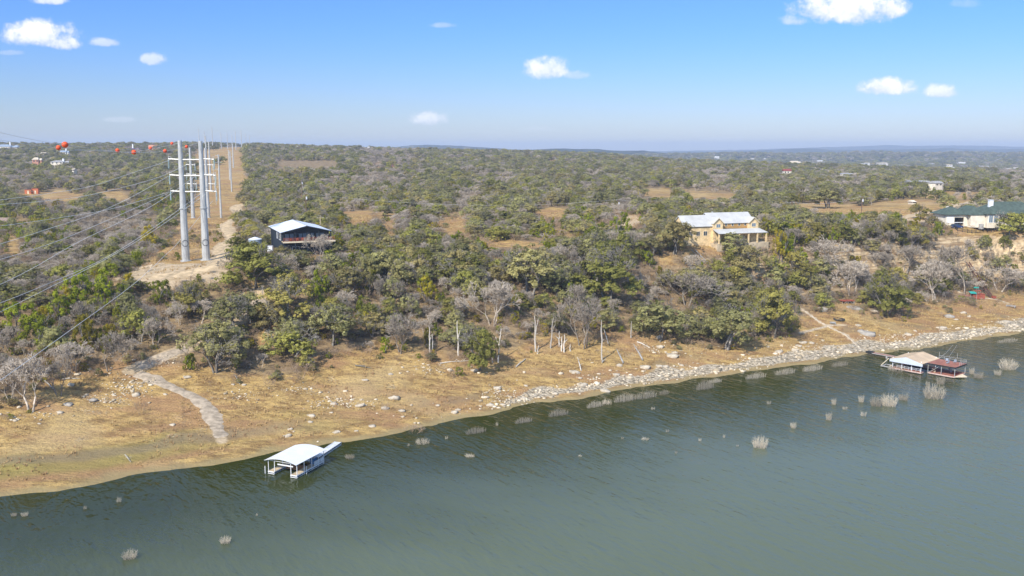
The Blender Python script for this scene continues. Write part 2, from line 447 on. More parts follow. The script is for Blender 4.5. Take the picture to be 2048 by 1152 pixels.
c = mixc(nt, ramp(nt, mth(nt, 'ADD', s1.outputs[0], mth(nt, 'MULTIPLY', mth(nt, 'SUBTRACT', nB, .5), .8)), .35, .75), c, gr)
vor = N(nt, 'ShaderNodeTexVoronoi'); vor.inputs['Scale'].default_value = 1.9
mv = N(nt, 'ShaderNodeMapping'); mv.inputs['Rotation'].default_value = (0, 0, -R(24)); mv.inputs['Scale'].default_value = (.6, 1.1, 1)
nt.links.new(pos, mv.inputs['Vector']); nt.links.new(mv.outputs[0], vor.inputs['Vector'])
sc_ = N(nt, 'ShaderNodeSeparateColor'); nt.links.new(vor.outputs['Color'], sc_.inputs[0])
rk = mixc(nt, sc_.outputs[0], (.36,.295,.20), (.68,.585,.44))
rk = mixc(nt, ramp(nt, vor.outputs['Distance'], .48, .75, 0, .75), rk, (.14,.11,.07))
rmask = mth(nt, 'ADD', s1.outputs[1], mth(nt, 'MULTIPLY', mth(nt, 'SUBTRACT', nC, .5), 1.1))
c = mixc(nt, ramp(nt, rmask, .38, .62), c, rk)
# steep faces show banded limestone
sn = N(nt, 'ShaderNodeSeparateXYZ'); nt.links.new(geo.outputs['Normal'], sn.inputs[0])
sp_ = N(nt, 'ShaderNodeSeparateXYZ'); nt.links.new(pos, sp_.inputs[0])
cz = N(nt, 'ShaderNodeCombineXYZ')
nt.links.new(mth(nt, 'MULTIPLY', sp_.outputs[0], .12), cz.inputs[0]); nt.links.new(mth(nt, 'MULTIPLY', sp_.outputs[1], .12), cz.inputs[1]); nt.links.new(mth(nt, 'MULTIPLY', sp_.outputs[2], 1.6), cz.inputs[2])
band = noise(nt, cz.outputs[0], 1.0, 4, .6)
cl = mixc(nt, ramp(nt, band, .38, .62), (.30,.20,.11), (.62,.48,.29))
c = mixc(nt, ramp(nt, sn.outputs[2], .80, .64), c, cl)
c = mixc(nt, mth(nt, 'MULTIPLY', s2.outputs[1], .85), c, mixc(nt, nC, (.22,.17,.075), (.44,.35,.18)))
nt.links.new(c, b.inputs['Base Color']); b.inputs['Roughness'].default_value = .95; b.inputs['Specular IOR Level'].default_value = .1
hh = mth(nt, 'ADD', mth(nt, 'MULTIPLY', nC, .5), mth(nt, 'MULTIPLY', mth(nt, 'MULTIPLY', vor.outputs['Distance'], s1.outputs[1]), -1.4))
bump(nt, b, mth(nt, 'ADD', hh, nE), .9, .5)
V = np.stack([GX, GY, GZ], -1).reshape(-1, 3)
me = mesh_np("ground", V, Fq, gm, smooth=True)
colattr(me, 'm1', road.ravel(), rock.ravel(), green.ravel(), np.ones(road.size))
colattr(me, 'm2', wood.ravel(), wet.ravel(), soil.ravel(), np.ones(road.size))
tag(obj("ground", me), kind='structure')

# far country and blue hills, one sheet from the end of the ground to the horizon
hy = np.concatenate([[2660], np.geomspace(2720, 13800, 150)])
hu = np.linspace(-.68, .68, 420)
HX = np.outer(hy, hu); HY = np.repeat(hy[:, None], len(hu), 1)
HU = np.repeat(hu[None], len(hy), 0)
def pxu(tab):
    return [(p[0] - 1024) / F for p in tab], [p[1] for p in tab]
def ridge(Yc, wid, tab):
    xs, ys = pxu(tab)
    zt = CAMZ + (298 - np.interp(HU, xs, ys)) * Yc / 1850.0
    return zt * np.exp(-((HY - Yc) / wid) ** 2)
nzr = vnoise(HX, HY, 900, 41) * 10 + vnoise(HX, HY, 300, 42) * 5
HZ = 4 + vnoise(HX, HY, 700, 43) * 10 + 4
HZ = np.maximum(HZ, ridge(4500, 700, [(-300,330),(900,330),(1150,322),(1300,311),(1450,309),(1600,310),(1720,308),(1850,309),(2048,308),(2300,308)]) + vnoise(HX, HY, 300, 45) * 6)
HZ = np.maximum(HZ, ridge(5200, 600, [(300,330),(400,290),(440,284),(480,287),(540,300),(620,320),(1000,320),(1040,302),(1090,297),(1150,298),(1230,301),(1290,302),(1340,308),(1420,330)]) + vnoise(HX, HY, 400, 46) * 4)
HZ = np.maximum(HZ, ridge(6800, 600, [(-300,320),(640,320),(720,300),(800,294),(850,290.5),(900,291),(960,295),(1040,299),(1120,304),(1200,320),(2300,320)]) + vnoise(HX, HY, 500, 47) * 4)
HZ = np.maximum(HZ, ridge(8600, 900, [(-300,310),(600,310),(1040,304),(1300,306),(1480,303),(1560,299),(1620,297),(1660,300),(1760,299),(1880,297),(1960,300),(2048,298),(2300,298)]) + vnoise(HX, HY, 600, 48) * 5)
HZ = np.maximum(HZ, ridge(12000, 1100, [(-300,308),(900,306),(1300,303),(1480,300),(1600,296),(1690,293),(1760,290.5),(1830,292),(1880,291),(1960,292),(2048,294),(2300,292)]) + vnoise(HX, HY, 900, 49) * 6)
HZ = HZ + (vnoise(HX, HY, 60, 52) + vnoise(HX, HY, 150, 53)) * 7
HZ[0] = hgt(HX[0], HY[0]) - 1.0
HZ = np.where(HY < 3300, HZ * sstep(HY, 2600, 3300) + (1 - sstep(HY, 2600, 3300)) * (hgt(HX, np.minimum(HY, 3300)) - 1), HZ)
HZ = np.minimum(HZ, 140)
i2 = np.arange(HX.size).reshape(HX.shape)
F2 = np.stack([i2[:-1, :-1], i2[:-1, 1:], i2[1:, 1:], i2[1:, :-1]], -1).reshape(-1, 4)
hm2, nt, b = newmat("far_woodland")
pos = N(nt, 'ShaderNodeNewGeometry').outputs['Position']
n1 = noise(nt, pos, .013, 7, .7); n2 = noise(nt, pos, .006, 5, .6); n3_ = noise(nt, pos, .0035, 3)
c = mixc(nt, ramp(nt, n1, .38, .62), (.012,.019,.014), (.052,.062,.04))
c = mixc(nt, ramp(nt, n2, .55, .66, 0, .75), c, (.24,.19,.11))
nt.links.new(c, b.inputs['Base Color']); b.inputs['Roughness'].default_value = 1; b.inputs['Specular IOR Level'].default_value = 0
bump(nt, b, n1, 1.0, 12)
tag(obj("hills", mesh_np("hills", np.stack([HX, HY, HZ], -1).reshape(-1, 3), F2, hm2, True)), kind='structure')

# ------------------------------------------------------------------ tracks and paths as draped sheets
def strip(name, pts, w, mat, lift=.12, across=11, seed=3):
    P = [Vector((x, y)) for x, y in pts]
    out_ = []
    for i in range(len(P) - 1):
        n = max(1, int((P[i + 1] - P[i]).length / .9))
        for k in range(n): out_.append(P[i].lerp(P[i + 1], k / n))
    out_.append(P[-1])
    # smooth
    for _ in range(6):
        out_ = [out_[0]] + [(out_[i-1] + out_[i] * 2 + out_[i+1]) / 4 for i in range(1, len(out_) - 1)] + [out_[-1]]
    V = []; n = len(out_); wl = w if hasattr(w, '__len__') else None
    for i, p in enumerate(out_):
        if wl: w = float(np.interp(i / n, np.linspace(0, 1, len(wl)), wl))
        d = (out_[min(i+1, n-1)] - out_[max(i-1, 0)]).normalized(); q = Vector((-d.y, d.x))
        ww_ = w * (.8 + .9 * (float(vnoise(i * 1.0, 0, 4, seed)) + .5) * .6 + .5 * float(vnoise(i, 9, 1.6, seed)))
        for k in range(across):
            e = (k / (across - 1) - .5) * ww_
            V.append((p.x + q.x * e, p.y + q.y * e, 0))
    V = np.array(V); V[:, 2] = hgt(V[:, 0], V[:, 1]) + lift
    e_ = np.tile(np.abs(np.linspace(-1, 1, across)), n); tip = np.repeat(np.minimum(1, np.minimum(np.arange(n), n - 1 - np.arange(n)) / 4 + .1), across)
    nn = vnoise(V[:, 0], V[:, 1], .9, seed) + vnoise(V[:, 0], V[:, 1], 2.2, seed + 1)
    V[:, 2] += (-lift * 2.6 * e_ ** 3 + nn * .16 * e_ - (1 - tip) * .3) * 1.0
    id_ = np.arange(n * across).reshape(n, across)
    fq = np.stack([id_[:-1, :-1], id_[:-1, 1:], id_[1:, 1:], id_[1:, :-1]], -1).reshape(-1, 4)
    return tag(obj(name, mesh_np(name, V, fq, mat, True)), kind='structure')
gravel = simple("grey_gravel", (.41,.335,.245), .95, var=.22, scale=.8, spec=.1)
sand = simple("pale_caliche", (.54,.41,.25), .95, var=.2, scale=.5, spec=.1)
stonep = simple("stone_path", (.50,.42,.31), .95, var=.22, scale=1.6, spec=.1)
strip("dirt_track", TRACK_LOW[:4], 3.0, gravel, seed=3); strip("dirt_track", TRACK_LOW[5:], [4.5, 5.0, 5.5, 7.0, 6.0], gravel, seed=4); strip("dirt_track", TRACK_LOW2, [6.5, 4.5, 3.6, 3.4, 3.6, 5.5, 3.4, 4.8], gravel, .13, seed=5)
strip("dirt_track", TRACK_ROW, 6.0, sand, .1, seed=7); strip("driveway", DRIVE_R, 4.5, sand, .1, seed=8); strip("driveway", DRIVE_M, 3.2, sand, .1, seed=9)
strip("driveway", DRIVE_R2, 4.0, sand, .14, seed=10)
strip("path", PATH_R, .9, stonep, seed=11); strip("path", PATH_R2, .6, stonep, seed=12); strip("path", PATH_R3, .8, stonep, seed=13)

# ------------------------------------------------------------------ lake
wx = np.linspace(-700, 900, 270); wy = np.linspace(-250, 520, 200)
WX, WY = np.meshgrid(wx, wy)
wS, _ = shore_st(WX, WY)
keep = None
wi = np.arange(WX.size).reshape(WX.shape)
wf = np.stack([wi[:-1, :-1], wi[:-1, 1:], wi[1:, 1:], wi[1:, :-1]], -1).reshape(-1, 4)
cs = wS[:-1, :-1].ravel(); wf = wf[cs < 24]
wm, nt, b = newmat("lake_water")
pos = N(nt, 'ShaderNodeNewGeometry').outputs['Position']
def wmap(rot, sx, sy):
    m0 = N(nt, 'ShaderNodeMapping'); m0.inputs['Rotation'].default_value = (0, 0, R(rot)); nt.links.new(pos, m0.inputs['Vector'])
    m = N(nt, 'ShaderNodeMapping'); m.inputs['Scale'].default_value = (sx, sy, 1)
    nt.links.new(m0.outputs[0], m.inputs['Vector']); return m.outputs[0]
w1 = noise(nt, wmap(-122, .28, 1.0), .55, 2, .5); w2 = noise(nt, wmap(-135, .4, 1.0), 1.25, 2, .6); w3 = noise(nt, wmap(-100, .5, 1.0), .16, 3, .5)
patch = noise(nt, wmap(20, .4, 1), .03, 3)
hsum = mth(nt, 'ADD', mth(nt, 'ADD', mth(nt, 'MULTIPLY', w1, 1.0), mth(nt, 'MULTIPLY', w2, .4)), mth(nt, 'MULTIPLY', w3, 1.2))
bn = N(nt, 'ShaderNodeBump'); nt.links.new(hsum, bn.inputs['Height']); bn.inputs['Distance'].default_value = WAVE
nt.links.new(ramp(nt, patch, .3, .7, .55, 1.0), bn.inputs['Strength']); nt.links.new(bn.outputs[0], b.inputs['Normal'])
sa = N(nt, 'ShaderNodeAttribute', attribute_name='shore')
c = mixc(nt, ramp(nt, mth(nt, 'ADD', sa.outputs['Fac'], mth(nt, 'MULTIPLY', mth(nt, 'SUBTRACT', patch, .5), 36)), -75, -8), WATER_DEEP, WATER_SHALLOW_REFL)  # shallow green, darkened further in the colour for the bank's reflection
nt.links.new(c, b.inputs['Base Color']); b.inputs['Roughness'].default_value = .07; b.inputs['IOR'].default_value = 1.33
b.inputs['Specular IOR Level'].default_value = .40
me = mesh_np("lake_water", np.stack([WX, WY, WX * 0], -1).reshape(-1, 3), wf, wm, True)
a_ = me.attributes.new('shore', 'FLOAT', 'POINT'); a_.data.foreach_set('value', wS.astype(np.float32).ravel())
tag(obj("lake_water", me), kind='structure')
# ------------------------------------------------------------------ foliage materials
def foliage(name, dark, lite, alt, rough=.75):
    m, nt, b = newmat(name)
    oi = N(nt, 'ShaderNodeObjectInfo'); geo = N(nt, 'ShaderNodeNewGeometry')
    tc = N(nt, 'ShaderNodeTexCoord').outputs['Object']
    isl = geo.outputs['Random Per Island']
    n = noise(nt, tc, 5.0, 3, .6)
    f = mth(nt, 'ADD', mth(nt, 'MULTIPLY', isl, .40), mth(nt, 'ADD', .12, mth(nt, 'MULTIPLY', ramp(nt, n, .3, .7), .48)))
    c = mixc(nt, f, dark, lite)
    c = mixc(nt, ramp(nt, oi.outputs['Random'], .45, 1.0, 0, .85), c, mixc(nt, f, tuple(x * .5 for x in alt), alt))
    r2 = mth(nt, 'FRACT', mth(nt, 'MULTIPLY', oi.outputs['Random'], 7.31))
    hsv = N(nt, 'ShaderNodeHueSaturation'); nt.links.new(c, hsv.inputs['Color'])
    nt.links.new(ramp(nt, r2, 0, 1, .72, 1.28), hsv.inputs['Value'])
    nt.links.new(hsv.outputs[0], b.inputs['Base Color']); b.inputs['Roughness'].default_value = rough
    b.inputs['Specular IOR Level'].default_value = .12
    tr = N(nt, 'ShaderNodeBsdfTranslucent'); nt.links.new(hsv.outputs[0], tr.inputs['Color'])
    mx = N(nt, 'ShaderNodeMixShader'); mx.inputs[0].default_value = .45
    nt.links.new(b.outputs[0], mx.inputs[1]); nt.links.new(tr.outputs[0], mx.inputs[2])
    nt.links.new(mx.outputs[0], nt.nodes['Material Output'].inputs['Surface'])
    return m
OAK = foliage("oak_leaves", (.17,.165,.062), (.53,.505,.21), (.56,.46,.19))
OAKD = foliage("olive_oak_leaves", (.145,.148,.034), (.50,.485,.125), (.53,.45,.13))
JUN = foliage("juniper_sprays", (.10,.125,.012), (.42,.46,.035), (.54,.41,.04))
def barkmat(name, a, c_):
    m, nt, b = newmat(name)
    oi = N(nt, 'ShaderNodeObjectInfo'); tc = N(nt, 'ShaderNodeTexCoord').outputs['Object']
    c = mixc(nt, ramp(nt, noise(nt, tc, 14, 4, .7), .3, .7), a, c_)
    hsv = N(nt, 'ShaderNodeHueSaturation'); nt.links.new(c, hsv.inputs['Color'])
    nt.links.new(ramp(nt, oi.outputs['Random'], 0, 1, .7, 1.25), hsv.inputs['Value'])
    nt.links.new(hsv.outputs[0], b.inputs['Base Color']); b.inputs['Roughness'].default_value = .9; b.inputs['Specular IOR Level'].default_value = .1
    return m
BARK = barkmat("oak_bark", (.14,.125,.105), (.36,.33,.28))
TWIG = barkmat("grey_twigs", (.29,.245,.19), (.61,.53,.43))
TWIGB = barkmat("brown_twigs", (.24,.17,.115), (.48,.36,.25))
SNAG = barkmat("bleached_wood", (.44,.40,.34), (.70,.66,.58))
REED = barkmat("pale_stems", (.40,.34,.25), (.72,.64,.50))

# ------------------------------------------------------------------ plant shapes (height 1, width 1)
def skel(r, stems, levels, spread, l0, r0, up=.5, kids=(2, 3), decay=.72, wob=.25, h0=0.0):
    segs = []
    def grow(p, d, L, rad, lv):
        n = 2 if lv < 2 else 1
        for _ in range(n):
            d2 = (d + Vector(r.normal(0, wob, 3)) * .5 + Vector((0, 0, up * .12))).normalized()
            q = p + d2 * (L / n); r2 = rad * (.8 if n == 2 else .7)
            segs.append((p, q, rad, r2)); p, d, rad = q, d2, r2
        if lv >= levels: return
        for k in range(int(r.integers(kids[0], kids[1] + 1))):
            a = Vector(r.normal(0, 1, 3)); a = (a - d * a.dot(d)).normalized()
            nd = (d + a * r.uniform(.45, 1.05) * spread + Vector((0, 0, up * .25))).normalized()
            grow(p, nd, L * decay * r.uniform(.8, 1.15), rad * .72, lv + 1)
    for i in range(stems):
        t = 2 * math.pi * (i + r.uniform(0, .8)) / stems
        o = .25 * spread if stems > 1 else .08
        grow(Vector((math.cos(t) * .02 * stems, math.sin(t) * .02 * stems, h0)), Vector((math.cos(t) * o, math.sin(t) * o, .8)).normalized(), l0, r0, 0)
    return segs
def segmesh(segs, rmin=0.0, k=3):
    V = []; Fc = []
    for p, q, a, b in segs:
        a = max(a, rmin); b = max(b, rmin * .6)
        d = (q - p).normalized(); x = d.cross(Vector((.3, .2, .93))).normalized(); y = d.cross(x)
        n = len(V)
        for c, rr in ((p, a), (q, b)):
            for i in range(k):
                t = 2 * math.pi * i / k
                V.append(c + x * (rr * math.cos(t)) + y * (rr * math.sin(t)))
        for i in range(k): Fc.append((n + i, n + (i + 1) % k, n + k + (i + 1) % k, n + k + i))
    return np.array([tuple(v) for v in V]), np.array(Fc)
def fit(V, *more):
    zt = V[:, 2].max(); rr = np.percentile(np.hypot(V[:, 0], V[:, 1]), 97) * 2
    for a in (V,) + more:
        a[:, 2] /= zt; a[:, 0] /= rr; a[:, 1] /= rr
def quads(C, Nn, size, r):
    n = len(C)
    Nn = Nn / np.linalg.norm(Nn, axis=1, keepdims=True)
    t = np.cross(Nn, r.normal(0, 1, (n, 3))); t /= np.linalg.norm(t, axis=1, keepdims=True)
    bt = np.cross(Nn, t)
    s = (size * r.uniform(.6, 1.3, (n, 1)))
    a = t * s; b = bt * s * r.uniform(.45, .9, (n, 1))
    V = np.stack([C - a - b * .5, C + a * .3 - b, C + a + b * .4, C - a * .2 + b], 1).reshape(-1, 3)
    return V, np.arange(4 * n).reshape(n, 4)
def oak_shape(seed, nc=230, per=27, leaf=.0195, low=.1, full=.5):
    r = np.random.default_rng(seed)
    sg = skel(r, int(r.integers(1, 4)), 6, .95, .26, .028, up=.35, kids=(2, 3), decay=.74, wob=.3)
    TV, TF = segmesh(sg, .0032)
    TV[:, 2] /= TV[:, 2].max() / .97; rr = np.percentile(np.hypot(TV[:, 0], TV[:, 1]), 97) * 2
    TV[:, :2] /= rr * 1.02
    L = []
    n1 = int(r.integers(2, 4)); n2 = int(r.integers(4, 7)); n3 = int(n2 * full * 1.3)
    for _ in range(n1): L.append((r.normal(0, .09), r.normal(0, .09), r.uniform(.66, .76), r.uniform(.17, .23), r.uniform(.20, .25)))
    a0 = r.uniform(0, 6.28)
    for k in range(n2):
        a = a0 + 6.28 * (k + r.uniform(-.3, .3)) / n2; q = r.uniform(.22, .32); L.append((math.cos(a) * q, math.sin(a) * q, r.uniform(.40, .58), r.uniform(.14, .21), r.uniform(.16, .23)))
    for k in range(n3):
        a = r.uniform(0, 6.28); q = r.uniform(.26, .38); L.append((math.cos(a) * q, math.sin(a) * q, r.uniform(.18, .30), r.uniform(.10, .15), r.uniform(.12, .18)))
    L = np.array(L); wgt = L[:, 3] ** 2; wgt /= wgt.sum()
    P = []; Nn = []
    for k in range(len(L)):
        for _ in range(max(4, int(nc * wgt[k]))):
            d = r.normal(0, 1, 3); d /= np.linalg.norm(d)
            if d[2] < -.35: d[2] *= -.6
            sc2 = np.array([L[k, 3], L[k, 3], L[k, 4]])
            c = L[k, :3] + d * sc2 * r.uniform(.62, 1.18)
            m = int(per * r.uniform(.35, 1.5)); e = r.normal(0, 1, (m, 3)); e /= np.linalg.norm(e, axis=1, keepdims=True)
            P.append(c + e * (r.uniform(.1, 1, (m, 1)) ** .5) * np.array([.042, .042, .038]) * r.uniform(.6, 1.7))
            Nn.append(e * .55 + d * 1.0 + np.array([0, 0, .35]) + r.normal(0, .35, (m, 3)))
    P = np.concatenate(P); Nn = np.concatenate(Nn); P[:, 2] = np.maximum(P[:, 2], .04)
    LV, LF = quads(P, Nn, leaf, r)
    return (TV, TF), (LV, LF)
def juniper_shape(seed, nc=46, per=70, leaf=.022):
    r = np.random.default_rng(seed)
    sg = skel(r, int(r.integers(1, 4)), 3, .6, .3, .028, up=.9, kids=(2, 3), wob=.2)
    TV, TF = segmesh(sg, .003); fit(TV); TV[:, 2] *= .85; TV[:, :2] *= .8
    tops = [(r.normal(0, .13), r.normal(0, .13), r.uniform(.7, 1)) for _ in range(int(r.integers(2, 5)))]
    P = []; Nn = []
    for i in range(nc):
        tx, ty, tz = tops[i % len(tops)]
        h = r.uniform(.12, 1) ** .9; rad = (1 - h) ** .6 * .33 + .03
        a = r.uniform(0, 6.28); q = math.sqrt(r.uniform(.35, 1)) * rad
        c = np.array([tx + math.cos(a) * q, ty + math.sin(a) * q, h * tz])
        m = int(per * r.uniform(.6, 1.3)); d = r.normal(0, 1, (m, 3)); d /= np.linalg.norm(d, axis=1, keepdims=True)
        e = d * (r.uniform(.1, 1, (m, 1)) ** .5) * np.array([.065, .065, .085])
        P.append(c + e + np.array([math.cos(a), math.sin(a), .8]) * r.uniform(0, .05, (m, 1)))
        Nn.append(d + np.array([math.cos(a), math.sin(a), .3]) * .8 + r.normal(0, .3, (m, 3)))
    P = np.concatenate(P); Nn = np.concatenate(Nn)
    LV, LF = quads(P, Nn, leaf, r)
    return (TV, TF), (LV, LF)
def bare_shape(seed, stems, levels=6, spread=.8, r0=.02, rmin=.0042, kids=(2, 4), l0=.26):
    r = np.random.default_rng(seed)
    V, Fc = segmesh(skel(r, stems, levels, spread, l0, r0, up=.5, kids=kids, decay=.76, wob=.32), rmin)
    fit(V); return V, Fc
def trunkonly(seed): pass

def two(name, A, B, ma, mb_):
    V = np.concatenate([A[0], B[0]]); Fc = np.concatenate([A[1], B[1] + len(A[0])])
    me = mesh_np(name, V, Fc, ma); me.materials.append(mb_)
    mi = np.zeros(len(Fc), np.int32); mi[len(A[1]):] = 1
    me.polygons.foreach_set("material_index", mi); me.update(); return me
KIND = {}
def variants(kind, names, shapes, mt, ml):
    out_ = []
    for t, l in shapes:
        out_.append(dict(trunk=mesh_np(kind + "_trunk", t[0], t[1], mt), crown=mesh_np(kind + "_crown", l[0], l[1], ml), whole=two(kind, t, l, mt, ml)))
    KIND[kind] = out_
variants("live_oak", None, [oak_shape(s, full=f) for s, f in ((11, .3), (12, .6), (13, .5), (14, .8), (15, .4))], BARK, OAK)
variants("olive_oak", None, [oak_shape(s, nc=270, per=27, full=1.0) for s in (21, 22, 23)], BARK, OAKD)
variants("juniper", None, [juniper_shape(s) for s in (31, 32, 33, 34)], BARK, JUN)
KIND["bare_tree"] = [dict(whole=mesh_np("bare_tree", *bare_shape(s, st, 6, sp), TWIG)) for s, st, sp in ((41, 2, .8), (42, 1, .9), (43, 3, .75), (44, 4, .7), (45, 2, 1.0))]
KIND["bare_shrub"] = [dict(whole=mesh_np("bare_shrub", *bare_shape(s, 7, 4, .75, .012, .0045, (2, 3), .3), TWIGB)) for s in (51, 52, 53)]
for q in KIND["bare_tree"]:
    pass

def plant(kind, v, x, y, W, H, rz, label, cat, group, parts, sink=.25):
    d = KIND[kind][v % len(KIND[kind])]
    z = gz(x, y) - sink
    nm = {'olive_oak': 'live_oak'}.get(kind, kind)
    if parts and 'crown' in d:
        e = empty(nm, (x, y, z), rz, label, cat, group); e.scale = (W, W, H)
        for p in ('trunk', 'crown'): obj(p, d[p], e)
        return e
    o = obj(nm, d['whole']); o.location = (x, y, z); o.rotation_euler = (0, 0, rz); o.scale = (W, W, H)
    return tag(o, label, cat, group)

# ------------------------------------------------------------------ plants that stand out, each placed by hand
# base px, base py, height px, width px, kind, variant, label
SPEC = [
 (1548,676,108,112,'olive_oak',0,"big round olive green oak standing alone at the top of the rocky shore"),
 (1772,630,92,92,'olive_oak',1,"full green oak with a dark forked trunk on the grass below the cliff"),
 (1450,700,92,110,'live_oak',1,"low spreading oak left of the big round oak above the shore"),
 (668,692,92,112,'live_oak',0,"grey green spreading oak with a visible trunk at the edge of the dry grass"),
 (588,722,70,104,'olive_oak',2,"rounded dark olive oak bush above the dry bank in the middle left"),
 (512,576,96,160,'olive_oak',0,"large dark spreading oak left of and below the black house"),
 (572,640,96,120,'olive_oak',1,"wide olive oak beside the yellow cut bank of the track"),
 (430,742,112,140,'live_oak',2,"big ragged grey oak beside the fork of the gravel track"),
 (962,742,100,80,'olive_oak',2,"leaning leafy oak between the white snags at the grass edge"),
 (1320,682,86,120,'live_oak',3,"broad oak on the bluff edge above the fallen grey logs"),
 (1215,600,120,140,'olive_oak',1,"tall dark green oak in the middle of the wooded bluff"),
 (1060,588,96,120,'live_oak',4,"grey green oak on the bluff left of the tall dark oak"),
 (1495,560,74,84,'live_oak',0,"small oak with bare lower limbs in front of the stone terraces"),
 (1350,512,76,90,'live_oak',1,"dark trunked oak at the left corner of the stone house"),
 (1462,505,44,70,'live_oak',2,"thin oak in front of the stone house porch"),
 (1838,438,32,42,'olive_oak',1,"umbrella shaped oak standing on the pale driveway"),
 (1898,420,34,50,'live_oak',3,"spreading oak with a thick trunk on the lawn behind the driveway"),
 (2022,452,48,62,'olive_oak',2,"oak with two pale trunks in front of the green roofed house"),
 (2052,452,46,50,'olive_oak',0,"oak at the far end of the green roofed house"),
 (1655,416,44,84,'live_oak',4,"large many stemmed oak on the dry field behind the stone house"),
 (440,330,18,32,'olive_oak',1,"round dark tree standing alone in the cleared corridor"),
 (172,700,74,66,'juniper',0,"bright green juniper in the brush above the left gravel track"),
 (85,690,78,96,'juniper',1,"wide yellow green juniper near the left edge of the slope"),
 (212,606,66,70,'juniper',2,"vivid green juniper just left of the sandy clearing"),
 (318,606,50,50,'juniper',3,"dense green juniper below the sandy clearing"),
 (160,605,70,80,'juniper',1,"rust tinted juniper on the slope under the power lines"),
 (302,500,46,60,'juniper',2,"green juniper beside the twin power poles"),
 (745,665,44,40,'juniper',0,"small bright juniper beside the grey oak at the grass edge"),
 (770,705,36,34,'juniper',3,"small juniper near the dry grass edge in the middle"),
 (640,594,54,50,'juniper',2,"yellow green juniper on the slope under the black house"),
 (1562,520,74,46,'juniper',1,"tall green juniper at the right corner of the stone house"),
 (1828,470,34,34,'juniper',0,"bright green juniper beside the parked dark car"),
 (2010,500,34,30,'olive_oak',2,"dark green shrub on top of the pale cliff"),
 (1970,492,26,28,'olive_oak',0,"small dark shrub at the left end of the pale cliff top"),
 (62,822,120,104,'bare_tree',0,"tall bare grey tree at the left edge of the dry bank"),
 (215,742,84,96,'bare_tree',1,"bare grey tree with hanging twigs above the gravel track"),
 (985,650,92,120,'bare_tree',2,"large silvery bare tree on the bluff above the snags"),
 (1166,694,104,90,'bare_tree',3,"tall slender bare tree behind the white snags"),
 (1140,650,84,60,'bare_tree',1,"pale bare tree left of the slender bare tree on the bluff"),
 (1375,612,84,130,'bare_tree',4,"wide silver grey bare tree on the bluff below the stone house"),
 (800,706,86,74,'bare_tree',0,"whitish bare tree beside the dry grass in the middle left"),
 (1665,530,62,110,'bare_tree',4,"leaning bare tree with blue grey limbs on the ledges"),
 (1700,590,70,130,'bare_tree',2,"bushy bare tree above the small wooden deck"),
 (1930,594,104,110,'bare_tree',1,"tall bare tree with a leaning trunk beside the red platform"),
 (1868,600,84,80,'bare_tree',0,"twisted bare tree left of the red platform"),
 (2000,582,60,130,'bare_tree',4,"low wide bare tree right of the steep rail track"),
 (640,520,54,56,'bare_tree',3,"whitish bare tree in front of the black house"),
 (384,592,36,40,'bare_tree',1,"dark bare tree with two curved limbs below the sandy clearing"),
 (1810,545,60,90,'bare_tree',3,"grey bare tree on the ledges left of the pale cliff"),
 (282,828,30,36,'bare_shrub',0,"brown twiggy shrub on the left dry bank"),
 (830,866,26,52,'bare_shrub',1,"pale brown twiggy shrub at the water edge"),
 (772,824,22,24,'bare_shrub',2,"small brown shrub above the water near the pale boulders"),
 (468,664,84,112,'live_oak',4,"grey green oak hiding the bend of the gravel track"),
 (22,806,96,80,'bare_tree',2,"bare tree cut by the left edge beside the tall bare grey tree"),
 (118,790,80,66,'bare_tree',3,"upright bare tree just right of the tall bare grey tree"),
 (150,742,64,70,'bare_tree',0,"smaller bare tree on the slope above the pale thin log"),
 (30,668,70,80,'juniper',3,"yellow green juniper touching the left edge of the slope"),
 (122,640,60,70,'juniper',2,"bright juniper on the slope between the cables at the left"),
 (250,660,44,44,'juniper',0,"small green juniper on the rocky slope under the long cable"),
 (430,690,40,40,'juniper',1,"bright juniper beside the big ragged oak"),
 (1240,470,44,50,'juniper',2,"bright green juniper below the pale track in the middle"),
 (1190,486,40,44,'juniper',0,"green juniper in front of the dry patch in the middle"),
 (1140,600,40,30,'juniper',3,"small vivid juniper among bare trees on the bluff"),
 (600,755,34,60,'bare_shrub',0,"grey shrub below the rounded dark oak bush"),
]
KEEP = [(888,442,925,464,1e4),(985,485,1070,490,1e4),(1084,421,1122,432,1e4),(1244,440,1274,454,1e4),(1300,383,1330,390,1e4),(1390,385,1460,392,1e4),(1650,412,1740,419,1e4),(1815,410,1850,436,1e4),(226,384,254,394,1e4),(100,388,150,396,1e4),(700,432,735,444,1e4),(1925,457,2040,464,1e4),(10,478,32,505,1e4),(1395,495,1440,505,1e4),(1326,516,1348,528,1e4),(300,524,445,556,292), # rect px0,py0,px1,py1 and the distance of what must stay in sight
 (536,443,662,484,300),(1360,424,1528,468,338),(1440,462,1530,484,338),(1893,405,1998,450,395),(352,430,430,526,296),(436,300,446,434,510),(340,300,432,436,296),
 (1925,560,2000,600,330),(1660,630,1695,650,330),(1675,595,1712,612,330),(560,322,666,330,1e4),(225,360,272,372,620),(48,376,76,388,640),(0,430,22,452,400),(500,470,530,488,310),
 (452,300,470,386,700),(380,300,392,440,510),(408,300,424,440,510)]
placed = []   # x, y, radius of hand placed
def label_zone(px, py):
    if py >= 500:
        if px < 300: return "on the rocky slope left of the gravel track"
        if px < 700: return "on the slope between the sandy clearing and the black house"
        if px < 1100: return "on the wooded bluff right of the black house"
        if px < 1400: return "on the wooded bluff left of the stone house"
        if px < 1700: return "on the ledges below the stone house"
        return "along the foot of the pale cliff"
    if px < 380: return "in the brush left of the twin power poles"
    if px < 720: return "in the woods around the black house"
    if px < 1300: return "on the plateau between the black and stone houses"
    if px < 1600: return "in the woods around the stone house"
    return "in the woods around the green roofed house"
